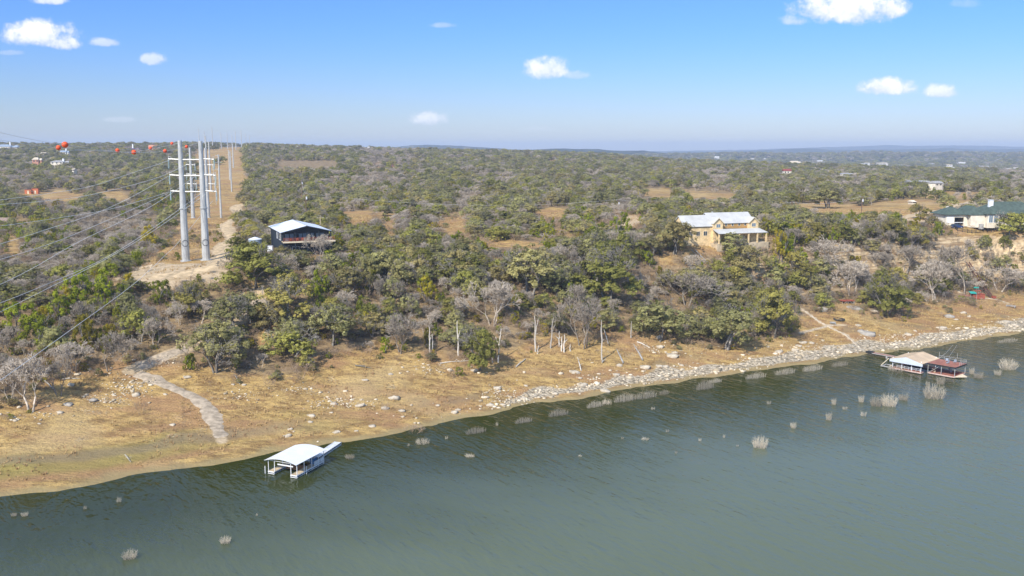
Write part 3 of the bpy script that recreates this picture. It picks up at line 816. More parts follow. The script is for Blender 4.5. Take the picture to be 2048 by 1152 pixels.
for bx, by, hp, wp, kind, v, lab in SPEC:
    p = hit(bx, by)
    if 'green roofed house' in lab and 'oak' in lab: p = at(bx, by, 389.0); p.z = gz(p.x, p.y)
    sc_m = p.y / F * 1.01
    H = hp * sc_m * 1.03; W = wp * sc_m
    cat = 'shrub' if 'shrub' in kind or 'shrub' in lab else 'tree'
    W_ = W * (1.12 if 'bare' in kind else 1.04)
    plant(kind, v, p.x, p.y, W_, H, random.uniform(0, 6.28), lab, cat, None, True)
    placed.append((p.x, p.y, W * .42))

# ------------------------------------------------------------------ scatter
# what grows where on the slope, in blocks: 0 oaks, 1 mostly bare trees, 2 mostly junipers, 3 a mixture, 4 almost only bare trees
GRID = {
 300: [0,0,0,0,0,0,0,0,0,0,0,1,1,0,0,0,0,0,0,0,0,0,0,0,0,0,0,0,0,0,0,0],
 340: [1,0,1,0,0,0,0,0,0,0,1,1,1,0,0,1,0,0,1,0,0,0,1,0,0,0,1,0,0,0,0,1],
 380: [0,1,0,0,2,2,0,0,0,0,1,0,2,0,1,0,0,0,0,1,0,0,1,0,0,0,0,0,0,0,0,0],
 420: [2,2,4,4,4,2,0,0,0,0,2,0,1,1,0,1,3,2,2,0,0,0,0,0,0,3,2,0,0,0,0,3],
 460: [4,2,4,4,4,2,0,0,1,1,1,0,0,3,3,2,2,2,2,0,0,0,3,0,2,2,0,1,0,0,1,1],
 500: [4,4,4,0,2,1,0,0,1,1,1,0,3,0,0,0,0,0,0,0,1,3,0,3,2,1,1,1,1,1,1,1],
 540: [1,4,2,2,3,3,0,1,0,1,2,1,0,3,0,0,0,0,2,1,1,0,3,3,0,1,1,1,0,1,1,1],
 580: [3,2,2,1,3,1,0,0,0,1,2,1,1,0,0,1,0,0,0,1,1,1,0,0,1,0,0,0,1,1,1,1],
 620: [2,2,2,1,3,1,0,0,0,0,1,3,1,3,0,0,1,3,2,0,0,0,1,0,2,0,0,0,1,1,1,1],
 660: [1,1,2,1,1,1,0,0,1,0,2,1,1,0,0,1,1,1,0,0,0,3,0,0,1,1,1,0,1,1,1,1],
 700: [1,3,1,1,1,0,0,0,1,0,2,1,1,2,1,0,1,1,0,0,1,1,1,1,1,1,1,1,1,1,1,1],
 740: [1,1,1,1,0,0,1,1,1,1,1,1,1,1,1,0,1,1,1,1,1,1,1,1,1,1,1,1,1,1,1,1],
 780: [1,1,1,1,1,1,1,1,1,1,1,1,1,1,1,1,1,1,1,1,1,1,1,1,1,1,1,1,1,1,1,1]}
PK = {0: (.54, .11, .35), 1: (.14, .08, .78), 2: (.22, .60, .18), 3: (.45, .2, .35), 4: (.03, .05, .92)}
cand = []
def scat(y0, y1, step, grow):
    ys = np.arange(y0, y1, step)
    for yv in ys:
        half = .60 * yv + 25
        xs = np.arange(-half, half, step)
        n = len(xs)
        cand.append(np.stack([xs + rng.uniform(-.48, .48, n) * step, yv + rng.uniform(-.48, .48, n) * step, np.full(n, grow), np.full(n, step)], 1))
scat(150, 430, 5.0, 1.0); k0 = len(cand); scat(225, 400, 5.0, 1.0)
for q in cand[k0:]: q[:, 3] = -1
scat(430, 760, 7.2, 1.15); scat(760, 1300, 10.0, 1.35); scat(1300, 2640, 16.5, 1.9); scat(2700, 4700, 34, 3.6)
C = np.concatenate(cand)
x, y = C[:, 0], C[:, 1]
z = hgt(x, y); s, t = shore_st(x, y)
fi = np.interp(y, hy, np.arange(len(hy))); fj = np.interp(x / y, hu, np.arange(len(hu)))
fzi = HZ[np.clip(np.round(fi).astype(int), 0, len(hy) - 1), np.clip(np.round(fj).astype(int), 0, len(hu) - 1)]
z = np.where(y > 2660, fzi, z)
px, py = proj(x, y, z)
tlv = np.interp(px, [p[0] for p in TREELINE], [p[1] for p in TREELINE])
ok = ~((C[:, 3] < 0) & ((px < 1330) | (py < 478) | (t < 190)))
ok &= (s > 9) & (py < tlv + 1 + rng.normal(0, 5, len(x))) 
jx = px + rng.normal(0, 4, len(x)); jy = py + rng.normal(0, 2, len(x))
for P in CLEAR: ok &= ~in_poly(jx, jy, P)
for P, wd in ((TRACK_LOW, 2.2), (TRACK_LOW2, 4), (TRACK_ROW, 5), (DRIVE_R, 5), (DRIVE_R2, 4), (PATH_R, 2.5), (PATH_R3, 2.0)):
    d, _ = segdist(x, y, P); ok &= d > wd
for qx, qy, qr in placed: ok &= (x - qx) ** 2 + (y - qy) ** 2 > (qr * .8) ** 2
dens_n = vnoise(x, y, 38, 61) + .5 * vnoise(x, y, 14, 62)
ok &= ~((((dens_n < -.36) & (y > 440)) | ((dens_n < -.40) & (s > 55) & (px < 1330) & (y <= 440))) & (y < 1500))
# hidden back slope of the left ridge
ok &= ~((y > 2150) & (x / y < .02))
ok &= ~((y > 2660) & (x / y > .60))
C = C[ok]; x, y, z, s, px, py = x[ok], y[ok], z[ok], s[ok], px[ok], py[ok]
# the ledges of the right bluff are overgrown more thickly: a second helping of plants there
nC_ = len(x); r1 = rng.random(nC_); kinds = np.zeros(nC_, int)
pyc = py - 16 * 300 / np.maximum(y, 200) + rng.normal(0, 10, nC_) * np.minimum(1, 400 / y); pxc = px + rng.normal(0, 16, nC_)
keys = sorted(GRID)
for i in range(nC_):
    rowk = keys[int(np.clip((pyc[i] - 300) // 40, 0, len(keys) - 1))]
    ch = GRID[rowk][int(np.clip(pxc[i] // 64, 0, 31))]
    po, pj, pb = PK[ch]
    if y[i] > 900: pj *= .35
    kinds[i] = 0 if r1[i] < po else (1 if r1[i] < po + pj else 2)
Hh = np.where(kinds == 0, rng.uniform(4.8, 8.4, nC_), np.where(kinds == 1, rng.uniform(3.2, 6.0, nC_), rng.uniform(3.4, 6.6, nC_)))
Ww = np.where(kinds == 0, Hh * rng.uniform(1.0, 1.45, nC_), np.where(kinds == 1, Hh * rng.uniform(.75, 1.15, nC_), Hh * rng.uniform(.9, 1.35, nC_)))
shr = (kinds == 2) & (rng.random(nC_) < .30) & (y < 700)
Hh = np.where(shr, Hh * .5, Hh)
edge = np.clip(s / 60, .65, 1); Hh *= np.where((s > 85) & (y < 470), .86, 1.26 * (y < 470) + (y >= 470)); Ww *= np.where((s < 90) & (y < 420), 1.2, 1); Hh *= np.where(y < 420, edge, 1); Ww *= np.where(y < 420, edge, 1)
gfac = C[:, 2]; Hh = Hh * (1 + (gfac - 1) * .45); Ww = Ww * gfac * 1.02
# keep sight lines to the houses, poles and platforms
tpx, tpy = proj(x, y, z + Hh); hw = Ww / 2 / y * F * .85
bad = np.zeros(nC_, bool)
for a0, b0, a1, b1, D in KEEP:
    bad |= (y < D + 3) & (px + hw > a0) & (px - hw < a1) & (tpy < b1) & (py > b0)
for hx, hy_, hr in ((-72, 306, 15), (86, 348, 17), (205, 402, 20)):
    bad |= (x - hx) ** 2 + (y - hy_) ** 2 < hr ** 2
g_ = ~bad
x, y, z, s, px, py, kinds, Hh, Ww, shr = [q[g_] for q in (x, y, z, s, px, py, kinds, Hh, Ww, shr)]
nP = len(x); rzs = rng.uniform(0, 6.28, nP); vs = rng.integers(0, 60, nP)
olive = (rng.random(nP) < .35) & (kinds == 0)
inview = (px > -20) & (px < 2068) & (py < 1150)
size = np.where(inview, Hh * Ww / y ** 2, 0)
left = {}
DESC = {0: ('live_oak', "grey green live oak", "tree"), 1: ('juniper', "bright green juniper", "tree"), 2: ('bare_tree', "leafless grey tree", "tree")}
print("PLANTS", nP, [int((kinds == k).sum()) for k in (0, 1, 2)])
for k in (0, 1, 2):
    ids = np.where(kinds == k)[0]
    ids = ids[np.argsort(-size[ids])]
    quota = 300 - sum(1 for q in SPEC if q[4] in (('live_oak', 'olive_oak') if k == 0 else ('juniper',) if k == 1 else ('bare_tree',)))
    top = ids[:quota]; rest = ids[quota:]
    for n_, i in enumerate(top):
        kd, desc, cat = DESC[k]
        if k == 0 and olive[i]: kd = 'olive_oak'; desc = "dark olive green live oak"
        if k == 2 and shr[i]: kd = 'bare_shrub'; desc = "low twiggy brown shrub"; cat = "shrub"
        zone = label_zone(px[i], py[i])
        lab = desc + " " + zone
        grp = desc + "s " + zone
        plant(kd, int(vs[i]), float(x[i]), float(y[i]), float(Ww[i]), float(Hh[i]), float(rzs[i]), lab, cat, grp, n_ < 200)
    left[k] = rest

def instancer(name, objs, X, Y, Z, W, H, RZ, VV, label, cat):
    me = bpy.data.meshes.new(name); me.vertices.add(len(X))
    me.vertices.foreach_set("co", np.stack([X, Y, Z], -1).astype(np.float32).ravel())
    for an, tp, arr in (('sc', 'FLOAT_VECTOR', np.stack([W, W, H], -1)), ('rz', 'FLOAT_VECTOR', np.stack([RZ * 0, RZ * 0, RZ], -1))):
        a = me.attributes.new(an, tp, 'POINT'); a.data.foreach_set('vector', arr.astype(np.float32).ravel())
    a = me.attributes.new('vi', 'INT', 'POINT'); a.data.foreach_set('value', np.asarray(VV, np.int32))
    o = obj(name, me)
    ng = bpy.data.node_groups.new(name, 'GeometryNodeTree')
    ng.interface.new_socket('Geometry', in_out='INPUT', socket_type='NodeSocketGeometry')
    ng.interface.new_socket('Geometry', in_out='OUTPUT', socket_type='NodeSocketGeometry')
    gi = ng.nodes.new('NodeGroupInput'); go = ng.nodes.new('NodeGroupOutput')
    ip = ng.nodes.new('GeometryNodeInstanceOnPoints'); jn = ng.nodes.new('GeometryNodeJoinGeometry')
    for q in objs:
        oi = ng.nodes.new('GeometryNodeObjectInfo'); oi.transform_space = 'ORIGINAL'; oi.inputs['Object'].default_value = q
        oi.inputs['As Instance'].default_value = False
        gtoi = ng.nodes.new('GeometryNodeGeometryToInstance')
        ng.links.new(oi.outputs['Geometry'], gtoi.inputs[0]); ng.links.new(gtoi.outputs[0], jn.inputs[0])
    ng.links.new(gi.outputs[0], ip.inputs['Points']); ng.links.new(jn.outputs[0], ip.inputs['Instance'])
    ip.inputs['Pick Instance'].default_value = True
    def named(nm, tp):
        n = ng.nodes.new('GeometryNodeInputNamedAttribute'); n.data_type = tp; n.inputs['Name'].default_value = nm; return n.outputs['Attribute']
    ng.links.new(named('sc', 'FLOAT_VECTOR'), ip.inputs['Scale'])
    er = ng.nodes.new('FunctionNodeEulerToRotation'); ng.links.new(named('rz', 'FLOAT_VECTOR'), er.inputs[0])
    ng.links.new(er.outputs[0], ip.inputs['Rotation'])
    ng.links.new(named('vi', 'INT'), ip.inputs['Instance Index'])
    ng.links.new(ip.outputs[0], go.inputs[0])
    md = o.modifiers.new(name, 'NODES'); md.node_group = ng
    return tag(o, label, cat, kind='stuff')
def sources(kind):
    """real trees of the scene whose shapes the far woods repeat, one for each shape"""
    out_ = []
    for d in KIND[kind]:
        for o in scene.objects:
            if o.type == 'MESH' and o.data == d['whole']: out_.append(o); break
    return out_
for k, kd, nm, lab in ((0, ('live_oak', 'olive_oak'), "oak_woods", "grey green oak woods covering the plateau"), (1, ('juniper',), "juniper_thicket", "green juniper thicket among the oaks of the plateau"),
                       (2, ('bare_tree',), "bare_thicket", "grey leafless thicket among the oaks of the plateau")):
    i = left[k]; src = sum([sources(q) for q in kd], [])
    print(nm, len(i), len(src))
    instancer(nm, src, x[i], y[i], z[i] - .2, Ww[i], Hh[i], rzs[i], vs[i] % len(src), lab, 'woodland')

# undergrowth: low twiggy brush between the trees and along the bank
n = 17000
ux = rng.uniform(-230, 260, n); uy = rng.uniform(165, 440, n)
uz = hgt(ux, uy); us, ut = shore_st(ux, uy); upx, upy = proj(ux, uy, uz)
utl = np.interp(upx, [p[0] for p in TREELINE], [p[1] for p in TREELINE])
k_ = (us > 14) & (upy < utl + 22 + rng.normal(0, 8, n)) & (upx > -80) & (upx < 2130)
for P in CLEAR: k_ &= ~(in_poly(upx, upy, P) & (rng.random(n) < .72))
for P, wd in ((TRACK_LOW, 2.6), (TRACK_LOW2, 3), (TRACK_ROW, 4), (DRIVE_R, 4), (DRIVE_R2, 4), (PATH_R, 2), (PATH_R2, 2), (PATH_R3, 1.5)):
    d, _ = segdist(ux, uy, P); k_ &= d > wd
uh = rng.uniform(.7, 2.7, n)
for a0, b0, a1, b1, D in KEEP: k_ &= ~((uy < D) & (upx > a0) & (upx < a1) & (upy > b0) & (upy - 8 < b1))
ux, uy, uz, uh = ux[k_], uy[k_], uz[k_], uh[k_]
instancer("undergrowth", sources('bare_shrub'), ux, uy, uz - .1, uh * rng.uniform(1.2, 2.2, len(ux)), uh, rng.uniform(0, 6.28, len(ux)), rng.integers(0, 3, len(ux)),
          "low brown twiggy undergrowth between the trees of the slope", "undergrowth")

gi_ = rng.permutation(len(ux))[:2600]
gs_ = sources('juniper') + sources('live_oak')
instancer("green_undergrowth", gs_, ux[gi_] + 1.1, uy[gi_] + .7, hgt(ux[gi_] + 1.1, uy[gi_] + .7) - .15, uh[gi_] * rng.uniform(1.0, 1.6, 2600), uh[gi_] * 1.05, rng.uniform(0, 6.28, 2600), rng.integers(0, len(gs_), 2600),
          "low green oak and juniper saplings between the trees of the slope", "undergrowth")

# dry grass: one mass of tufts on the open bank, corridor and fields
def tufts():
    n = 62000
    gx = rng.uniform(-190, 290, n); gy = rng.uniform(158, 470, n)
    gs, gt = shore_st(gx, gy); zz = hgt(gx, gy); gpx, gpy = proj(gx, gy, zz)
    keep_ = (gs > 3.5) & (gpx > -60) & (gpx < 2110)
    rw = np.interp(gt, [60, 95, 120, 150, 330, 350], [0, 2.5, 6.5, 8.5, 11, 5])
    keep_ &= ~((gs < rw) & (gt > 95) & (gt < 340) & (rng.random(n) < .95))
    keep_ &= vnoise(gx, gy, 6, 71) + vnoise(gx, gy, 16, 72) > -.15
    for P, wd in ((TRACK_LOW, 1.8), (TRACK_LOW2, 1.8), (TRACK_ROW, 2.8), (DRIVE_R, 3), (DRIVE_R2, 3), (PATH_R, 1), (PATH_R2, 1), (PATH_R3, .8)):
        d, _ = segdist(gx, gy, P); keep_ &= d > wd
    gx, gy, zz = gx[keep_], gy[keep_], zz[keep_]; m = len(gx); nb = 7
    hb_ = rng.uniform(.25, .85, m)
    a = rng.uniform(0, 6.28, (m, nb)); o = rng.uniform(.0, .35, (m, nb)); tip = o + rng.uniform(.1, .35, (m, nb))
    cx = gx[:, None] + np.cos(a) * o; cy = gy[:, None] + np.sin(a) * o
    tx = gx[:, None] + np.cos(a) * tip; ty = gy[:, None] + np.sin(a) * tip
    w_ = .07; px_ = -np.sin(a) * w_; py_ = np.cos(a) * w_
    z0_ = np.repeat(zz[:, None], nb, 1); hz = z0_ + hb_[:, None] * rng.uniform(.6, 1.1, (m, nb))
    V = np.stack([np.stack([cx - px_, cy - py_, z0_], -1), np.stack([cx + px_, cy + py_, z0_], -1), np.stack([tx, ty, hz], -1)], 2).reshape(-1, 3)
    return V, np.arange(len(V)).reshape(-1, 3)
gmat, nt, b = newmat("dry_grass")
geo = N(nt, 'ShaderNodeNewGeometry'); n1 = noise(nt, geo.outputs['Position'], .09, 4, .6)
c = mixc(nt, geo.outputs['Random Per Island'], (.32,.20,.085), (.62,.45,.20))
c = mixc(nt, ramp(nt, n1, .48, .62, 0, .75), c, (.34,.19,.10))
nt.links.new(c, b.inputs['Base Color']); b.inputs['Roughness'].default_value = .9
V_, F_ = tufts()
tag(obj("dry_grass", mesh_np("dry_grass", V_, F_, gmat)), "tufts of dry tan grass on the open bank", "grass", kind='stuff')

# ------------------------------------------------------------------ rocks
LIME = simple("limestone", (.52,.45,.34), .9, var=.24, scale=.9, spec=.15, stain=(.36,.31,.25))
LIMEG = simple("grey_limestone", (.38,.345,.29), .9, var=.24, scale=.9, spec=.15, stain=(.25,.24,.22))
def ico():
    import bmesh
    bm = bmesh.new(); bmesh.ops.create_icosphere(bm, subdivisions=1, radius=1)
    V = np.array([tuple(v.co) for v in bm.verts]); Fc = np.array([[v.index for v in f.verts] for f in bm.faces])
    bmesh.ops.subdivide_edges(bm, edges=bm.edges, cuts=1, use_grid_fill=True)
    bmesh.ops.triangulate(bm, faces=bm.faces)
    V2 = np.array([tuple(v.co) for v in bm.verts]); F2 = np.array([[v.index for v in f.verts] for f in bm.faces]); bm.free()
    return V, Fc, V2, F2
IV, IF, IV2, IF2 = ico()
def rubble():
    n = 15000
    tt = rng.uniform(82, 345, n); 
    P0 = T0[None] + TD[None] * tt[:, None]
    pts = SH[(SH[:, 0] > -110) & (SH[:, 0] < 350)]
    # walk along the real shoreline
    seg = np.diff(pts, axis=0); L = np.hypot(seg[:, 0], seg[:, 1]); cum = np.concatenate([[0], np.cumsum(L)])
    u_ = rng.uniform(0, cum[-1], n); k = np.clip(np.searchsorted(cum, u_) - 1, 0, len(L) - 1); f = (u_ - cum[k]) / L[k]
    base = pts[k] + seg[k] * f[:, None]; nrm = np.stack([-seg[k][:, 1], seg[k][:, 0]], 1) / L[k][:, None]
    off = rng.gamma(2.0, 4.3, n) + .8
    q = base + nrm * off[:, None]
    s_, t_ = shore_st(q[:, 0], q[:, 1])
    rw = np.interp(t_, [40, 95, 120, 150, 330, 350], [0, 2.5, 6.5, 8.5, 11, 5])
    dn = np.clip(1.3 - s_ / np.maximum(rw, 1) * .9, .035, 1) * np.clip((t_ - 55) / 50, .10, 1)
    dn = dn * np.where(s_ > rw * 1.2, .5 + vnoise(q[:, 0], q[:, 1], 9, 77) * 2, 1)
    dn = dn * np.clip(.75 + vnoise(q[:, 0], q[:, 1], 5, 78) * 1.6, .1, 1)
    keep_ = (rng.random(n) < dn) & (s_ > .9)
    q = [q[keep_]]
    for cx, cy, rx, ry, k in [(265,772,42,20,330),(215,800,40,14,120),(690,806,62,13,330),(480,792,40,11,110),(880,738,95,13,190),(1010,792,60,18,300),(330,722,60,13,150),(170,742,60,11,90),
                              (1790,680,70,17,330),(1600,692,80,12,170),(534,650,10,30,170),(300,538,32,8,160),(590,780,50,10,90),(1350,700,80,12,170),(60,830,60,16,100),(450,520,8,10,40)]:
        q.append(np.array([tuple(hit(cx + rng.normal(0, rx * .55), cy + rng.normal(0, ry * .55)))[:2] for _ in range(int(k * .8))]))
    q = np.concatenate(q); m = len(q); zz = hgt(q[:, 0], q[:, 1])
    sz = np.clip(rng.gamma(1.5, .125, m), .08, 1.3); n0 = int(keep_.sum()); sz[n0:] *= .72
    sc_ = np.stack([sz * rng.uniform(.8, 1.6, m), sz * rng.uniform(.7, 1.3, m), sz * rng.uniform(.35, .7, m)], -1)
    a = rng.uniform(0, 6.28, m)
    V = IV[None] * (1 + rng.uniform(-.25, .25, (m, len(IV), 1))) * sc_[:, None]
    ca, sa_ = np.cos(a)[:, None], np.sin(a)[:, None]
    X = V[..., 0] * ca - V[..., 1] * sa_; Y = V[..., 0] * sa_ + V[..., 1] * ca
    V = np.stack([X + q[:, 0:1], Y + q[:, 1:2], V[..., 2] + zz[:, None] + .05], -1).reshape(-1, 3)
    Fc = (IF[None] + (np.arange(m) * len(IV))[:, None, None]).reshape(-1, 3)
    return V, Fc
rm, nt, b = newmat("rubble_stone")
geo = N(nt, 'ShaderNodeNewGeometry')
c = mixc(nt, geo.outputs['Random Per Island'], (.36,.29,.19), (.74,.64,.48))
c = mixc(nt, ramp(nt, noise(nt, geo.outputs['Position'], 1.6, 4, .6), .5, .75, 0, .5), c, (.30,.26,.20))
nt.links.new(c, b.inputs['Base Color']); b.inputs['Roughness'].default_value = .92; b.inputs['Specular IOR Level'].default_value = .1
V_, F_ = rubble()
tag(obj("shore_rubble", mesh_np("shore_rubble", V_, F_, rm)), "pale broken limestone rubble along the water edge", "rubble", kind='stuff')
ROCKM = []
for sd in range(6):
    r = np.random.default_rng(100 + sd)
    V = IV2.copy(); V = V / np.abs(V).max(1, keepdims=True) * .5 + V * .5
    V *= 1 + r.uniform(-.16, .16, (len(V), 1)); V[:, 2] *= .55; V[:, 2] = np.round(V[:, 2] * 3) / 3 * .5 + V[:, 2] * .5
    ROCKM.append((mesh_np("boulder", V, IF2, LIME), mesh_np("boulder", V, IF2, LIMEG)))
def boulder(px_, py_, wpx, hpx, lab, grey=0, grp=None, rz=None):
    p = hit(px_, py_); m = p.y / F
    o = obj("boulder", ROCKM[random.randrange(6)][grey]); o.location = (p.x, p.y, p.z - hpx * m * .02)
    o.scale = (wpx * m / 2, wpx * m / 2 * random.uniform(.6, .9), hpx * m * .75); o.rotation_euler = (random.uniform(-.15, .15), random.uniform(-.15, .15), rz if rz is not None else random.uniform(-.6, .6))
    return tag(o, lab, 'boulder', grp)
for q in [(788,796,26,13,"wide white boulder in dry grass above the water in the middle left",0),(770,817,18,13,"upright white boulder below the wide one",0),(803,822,16,9,"white boulder near the shore shrub",0),
          (668,808,16,9,"pale boulder at the left end of the middle rock cluster",0),(720,811,22,8,"flat pale rock in the middle rock cluster",0),(781,749,12,8,"lone pale rock on the reddish grass",0),
          (730,760,16,5,"thin flat white rock on the reddish grass",0),(949,741,18,8,"flat white rock below the leaning leafy oak",0),(1640,620,34,15,"long grey boulder beside the stone path",1),
          (1652,616,20,8,"small grey rock above the long grey boulder",1),(1710,617,34,11,"grey boulder under the small wooden deck",1),(1805,630,14,8,"grey boulder right of the full green oak",1),
          (1898,634,22,14,"squat grey boulder on the bank above the rubble",1),(1938,634,8,8,"small pale boulder on the right bank",0),(2012,645,22,12,"pale boulder at the right end of the bank",0),
          (2028,650,14,8,"smaller boulder beside the right end boulder",0),(1735,668,34,16,"large cracked grey rock at the end of the stone path",1),(1722,664,16,12,"upright grey rock left of the cracked one",1),
          (142,770,14,12,"white rock on the left dry bank below the track",0),(136,809,24,10,"flat grey slab rock on the left dry bank",1),(272,790,18,14,"white rock group on the mound below the track",0),
          (186,800,22,9,"grey rock left of the mound below the track",1),(1290,735,24,12,"cream boulder above the rubble in the middle",0),(1345,712,26,12,"cream boulder right of the fallen logs",0),
          (1150,745,24,12,"cream block at the left end of the rubble",0),(1210,782,24,10,"pale block at the water edge in the middle",0),(1110,787,14,8,"white block at the water edge near the reeds",0),
          (1165,770,22,10,"pale block in the rubble above the reeds",0),(375,754,18,8,"pale rock beside the big ragged oak",0),(488,770,10,7,"white rock on the grass below the ragged oak",0)]:
    boulder(*q)
nb = 0
while nb < 60:
    a_ = random.uniform(0, 1); px_ = random.uniform(560, 2010) if a_ < .8 else random.uniform(10, 480)
    base = np.interp(px_, [p[0] for p in SHORE_PX], [p[1] for p in SHORE_PX]); py_ = base - 8 - random.gammavariate(2, 14)
    if px_ < 560: py_ = random.uniform(745, 850)
    if py_ < np.interp(px_, [p[0] for p in TREELINE], [p[1] for p in TREELINE]) - 10: continue
    wpx = random.uniform(7, 18); nb += 1
    z_ = "left of the dock" if px_ < 560 else ("in the middle of the shore" if px_ < 1150 else "in the rubble of the right shore")
    boulder(px_, py_, wpx, wpx * random.uniform(.4, .7), "pale limestone block lying " + z_, 0, "limestone blocks " + z_)
# layered ledges
CLF = simple("cliff_limestone", (.60,.46,.28), .92, var=.26, scale=.5, spec=.1, stain=(.34,.25,.16))
def ledge(pts, heights, lab, mat=None, depth=3.0, back=2.0):
    P = polyw(pts); V = []
    mb_ = MB(); out_ = []
    for i in range(len(P) - 1):
        a = Vector(P[i]); b_ = Vector(P[i + 1]); n = max(1, int((b_ - a).length / 1.1))
        for k in range(n): out_.append(a.lerp(b_, k / n))
    out_.append(Vector(P[-1])); n = len(out_)
    z0 = min(gz(p.x, p.y) for p in out_) - .8
    zc = z0
    for li, hgt_ in enumerate(heights):
        inset = li * depth * .35
        fr = []; 
        for i, p in enumerate(out_):
            d = (out_[min(i+1, n-1)] - out_[max(i-1, 0)]).normalized(); q = Vector((-d.y, d.x))
            if q.y < 0: q = -q
            j = random.uniform(-.45, .45) + float(vnoise(p.x, p.y, 5, li + 80)) * 1.8
            base = gz(p.x, p.y) - z0 - .8
            e = min(i, n - 1 - i); tape = min(1, .35 + e / 4)
            f_ = p + q * (inset + j); bk = p + q * (inset + depth + back)
            zz0 = zc + base * .8; zz1 = zz0 + hgt_ * tape * random.uniform(.85, 1.1)
            fr.append(((f_.x, f_.y, zz0 - .25), (f_.x + d.x * .1, f_.y + random.uniform(-.15, .15), zz1), (bk.x, bk.y, zz1 + .05), (bk.x, bk.y, zz0 - .6)))
        vs_ = [v for f in fr for v in f]; fs_ = []
        for i in range(n - 1):
            for k in range(4): fs_.append((i*4+k, i*4+(k+1) % 4, (i+1)*4+(k+1) % 4, (i+1)*4+k))
        fs_ += [(0,1,2,3), tuple((n-1)*4+k for k in (3,2,1,0))]
        mb_.add(vs_, fs_); zc += hgt_ * .96
    return tag(mb_.build("rock_ledge", mat or CLF), lab, "rock ledge")
ledge([(1500,562),(1525,558),(1556,550)], [.9,.8,.9], "cream stone terrace ledge between two oaks below the stone house")
ledge([(1572,512),(1600,520),(1622,516)], [1.0,.9], "low cream ledge above the leaning bare tree")
ledge([(1700,534),(1730,540),(1770,536),(1800,530)], [1.2,1.0,.8], "broken limestone ledge in the middle of the right bluff")
ledge([(1822,520),(1850,516),(1880,512),(1905,508)], [1.6,1.4,1.0], "boulder strewn ledge left of the pale cliff")
ledge([(1925,540),(1960,532),(2000,530),(2048,527),(2110,522)], [2.2,1.8,2.6,1.6,2.0], "tall pale yellow cliff under the green roofed house", depth=2.4, back=5)
ledge([(498,588),(520,592),(548,588)], [1.2,1.0], "yellow cut bank above the gravel track", depth=1.5)
ledge([(1420,538),(1450,536),(1470,530)], [.8,.7], "small brown ledge beside the grey rails under the stone house")
# ================================================================== built things
STEEL = simple("galvanised_steel", (.53,.53,.50), .45, .25, .08, .6, .4)
CABLE = simple("aluminium_cable", (.74,.74,.72), .5, .2, .05)
GLASSI = simple("insulator_glass", (.40,.52,.52), .3, 0, .1)
ORANGE = simple("orange_marker_paint", (.85,.10,.02), .45, 0, .05, .6)
WOODP = simple("treated_pole_wood", (.17,.11,.08), .9, 0, .2, .8)
TRANS = simple("transformer_grey", (.66,.68,.70), .5, 0, .05)
WHITE = simple("white_metal", (.82,.83,.84), .45, 0, .05, .4, ribs=None)
ROOFW = simple("white_standing_seam", (.80,.83,.88), .4, .1, .05, .3, .4, ribs=(1, .6))
ROOFG = simple("galvalume_roof", (.52,.52,.50), .75, 0.0, .08, .3, .4, ribs=(0, .5))
NAVY = simple("navy_black_siding", (.022,.032,.045), .6, 0, .15, 1, .3, ribs=(0, .45))
DKGLASS = simple("dark_glass", (.03,.045,.06), .08, 0, .1, .5, .6)
BLGLASS = simple("blue_grey_glass", (.16,.22,.28), .12, 0, .1, .5, .6)
CEDAR = simple("red_stained_wood", (.33,.09,.055), .8, 0, .2, 1.2)
REDDECK = simple("red_deck_board", (.33,.135,.095), .8, 0, .18, 1.0, stain=(.46,.27,.2))
PINE = simple("pale_deck_board", (.55,.44,.29), .85, 0, .18, 1.1)
GREYW = simple("weathered_grey_wood", (.36,.35,.33), .9, 0, .2, 1.2)
CONC = simple("pale_concrete", (.52,.43,.30), .9, 0, .15, .7)
STUCCO = simple("cream_limestone_wall", (.74,.56,.31), .9, 0, .16, 1.0)
STUCCOP = simple("pale_stucco_wall", (.74,.67,.54), .9, 0, .1, .5)
OCHRE = simple("ochre_siding", (.56,.33,.12), .8, 0, .12, .8, ribs=(2, .3))
TRIM = simple("cream_trim", (.74,.64,.46), .7, 0, .06)
GREENR = simple("green_shingle_roof", (.075,.105,.088), .9, 0, .16, .7, stain=(.10,.13,.11))
TANR = simple("tan_metal_roof", (.66,.49,.31), .5, .05, .1, .4, ribs=(0, .5))
BLACKM = simple("black_iron_and_shade", (.03,.03,.03), .5, 0, .1)  # real ironwork, and the painted shade of the garage and platform openings
RUST = simple("rust_brown_steel", (.13,.06,.045), .75, 0, .2, 1)
TEAL = simple("teal_canopy", (.03,.36,.30), .6, 0, .1)
BLUE = simple("blue_plastic", (.03,.16,.36), .5, 0, .1)
FLOATM = simple("black_float_drum", (.035,.037,.04), .6, 0, .1)
CARB = simple("blue_car_paint", (.03,.055,.16), .25, .3, .05, .5, .6)
CARD = simple("dark_grey_car_paint", (.07,.08,.09), .25, .3, .05, .5, .6)
TYRE = simple("tyre_rubber", (.02,.02,.02), .9)
TERRA = simple("terracotta_roof", (.50,.20,.11), .85, 0, .15, .5)
TANKM = simple("water_tank_steel", (.40,.48,.56), .4, .3, .08)

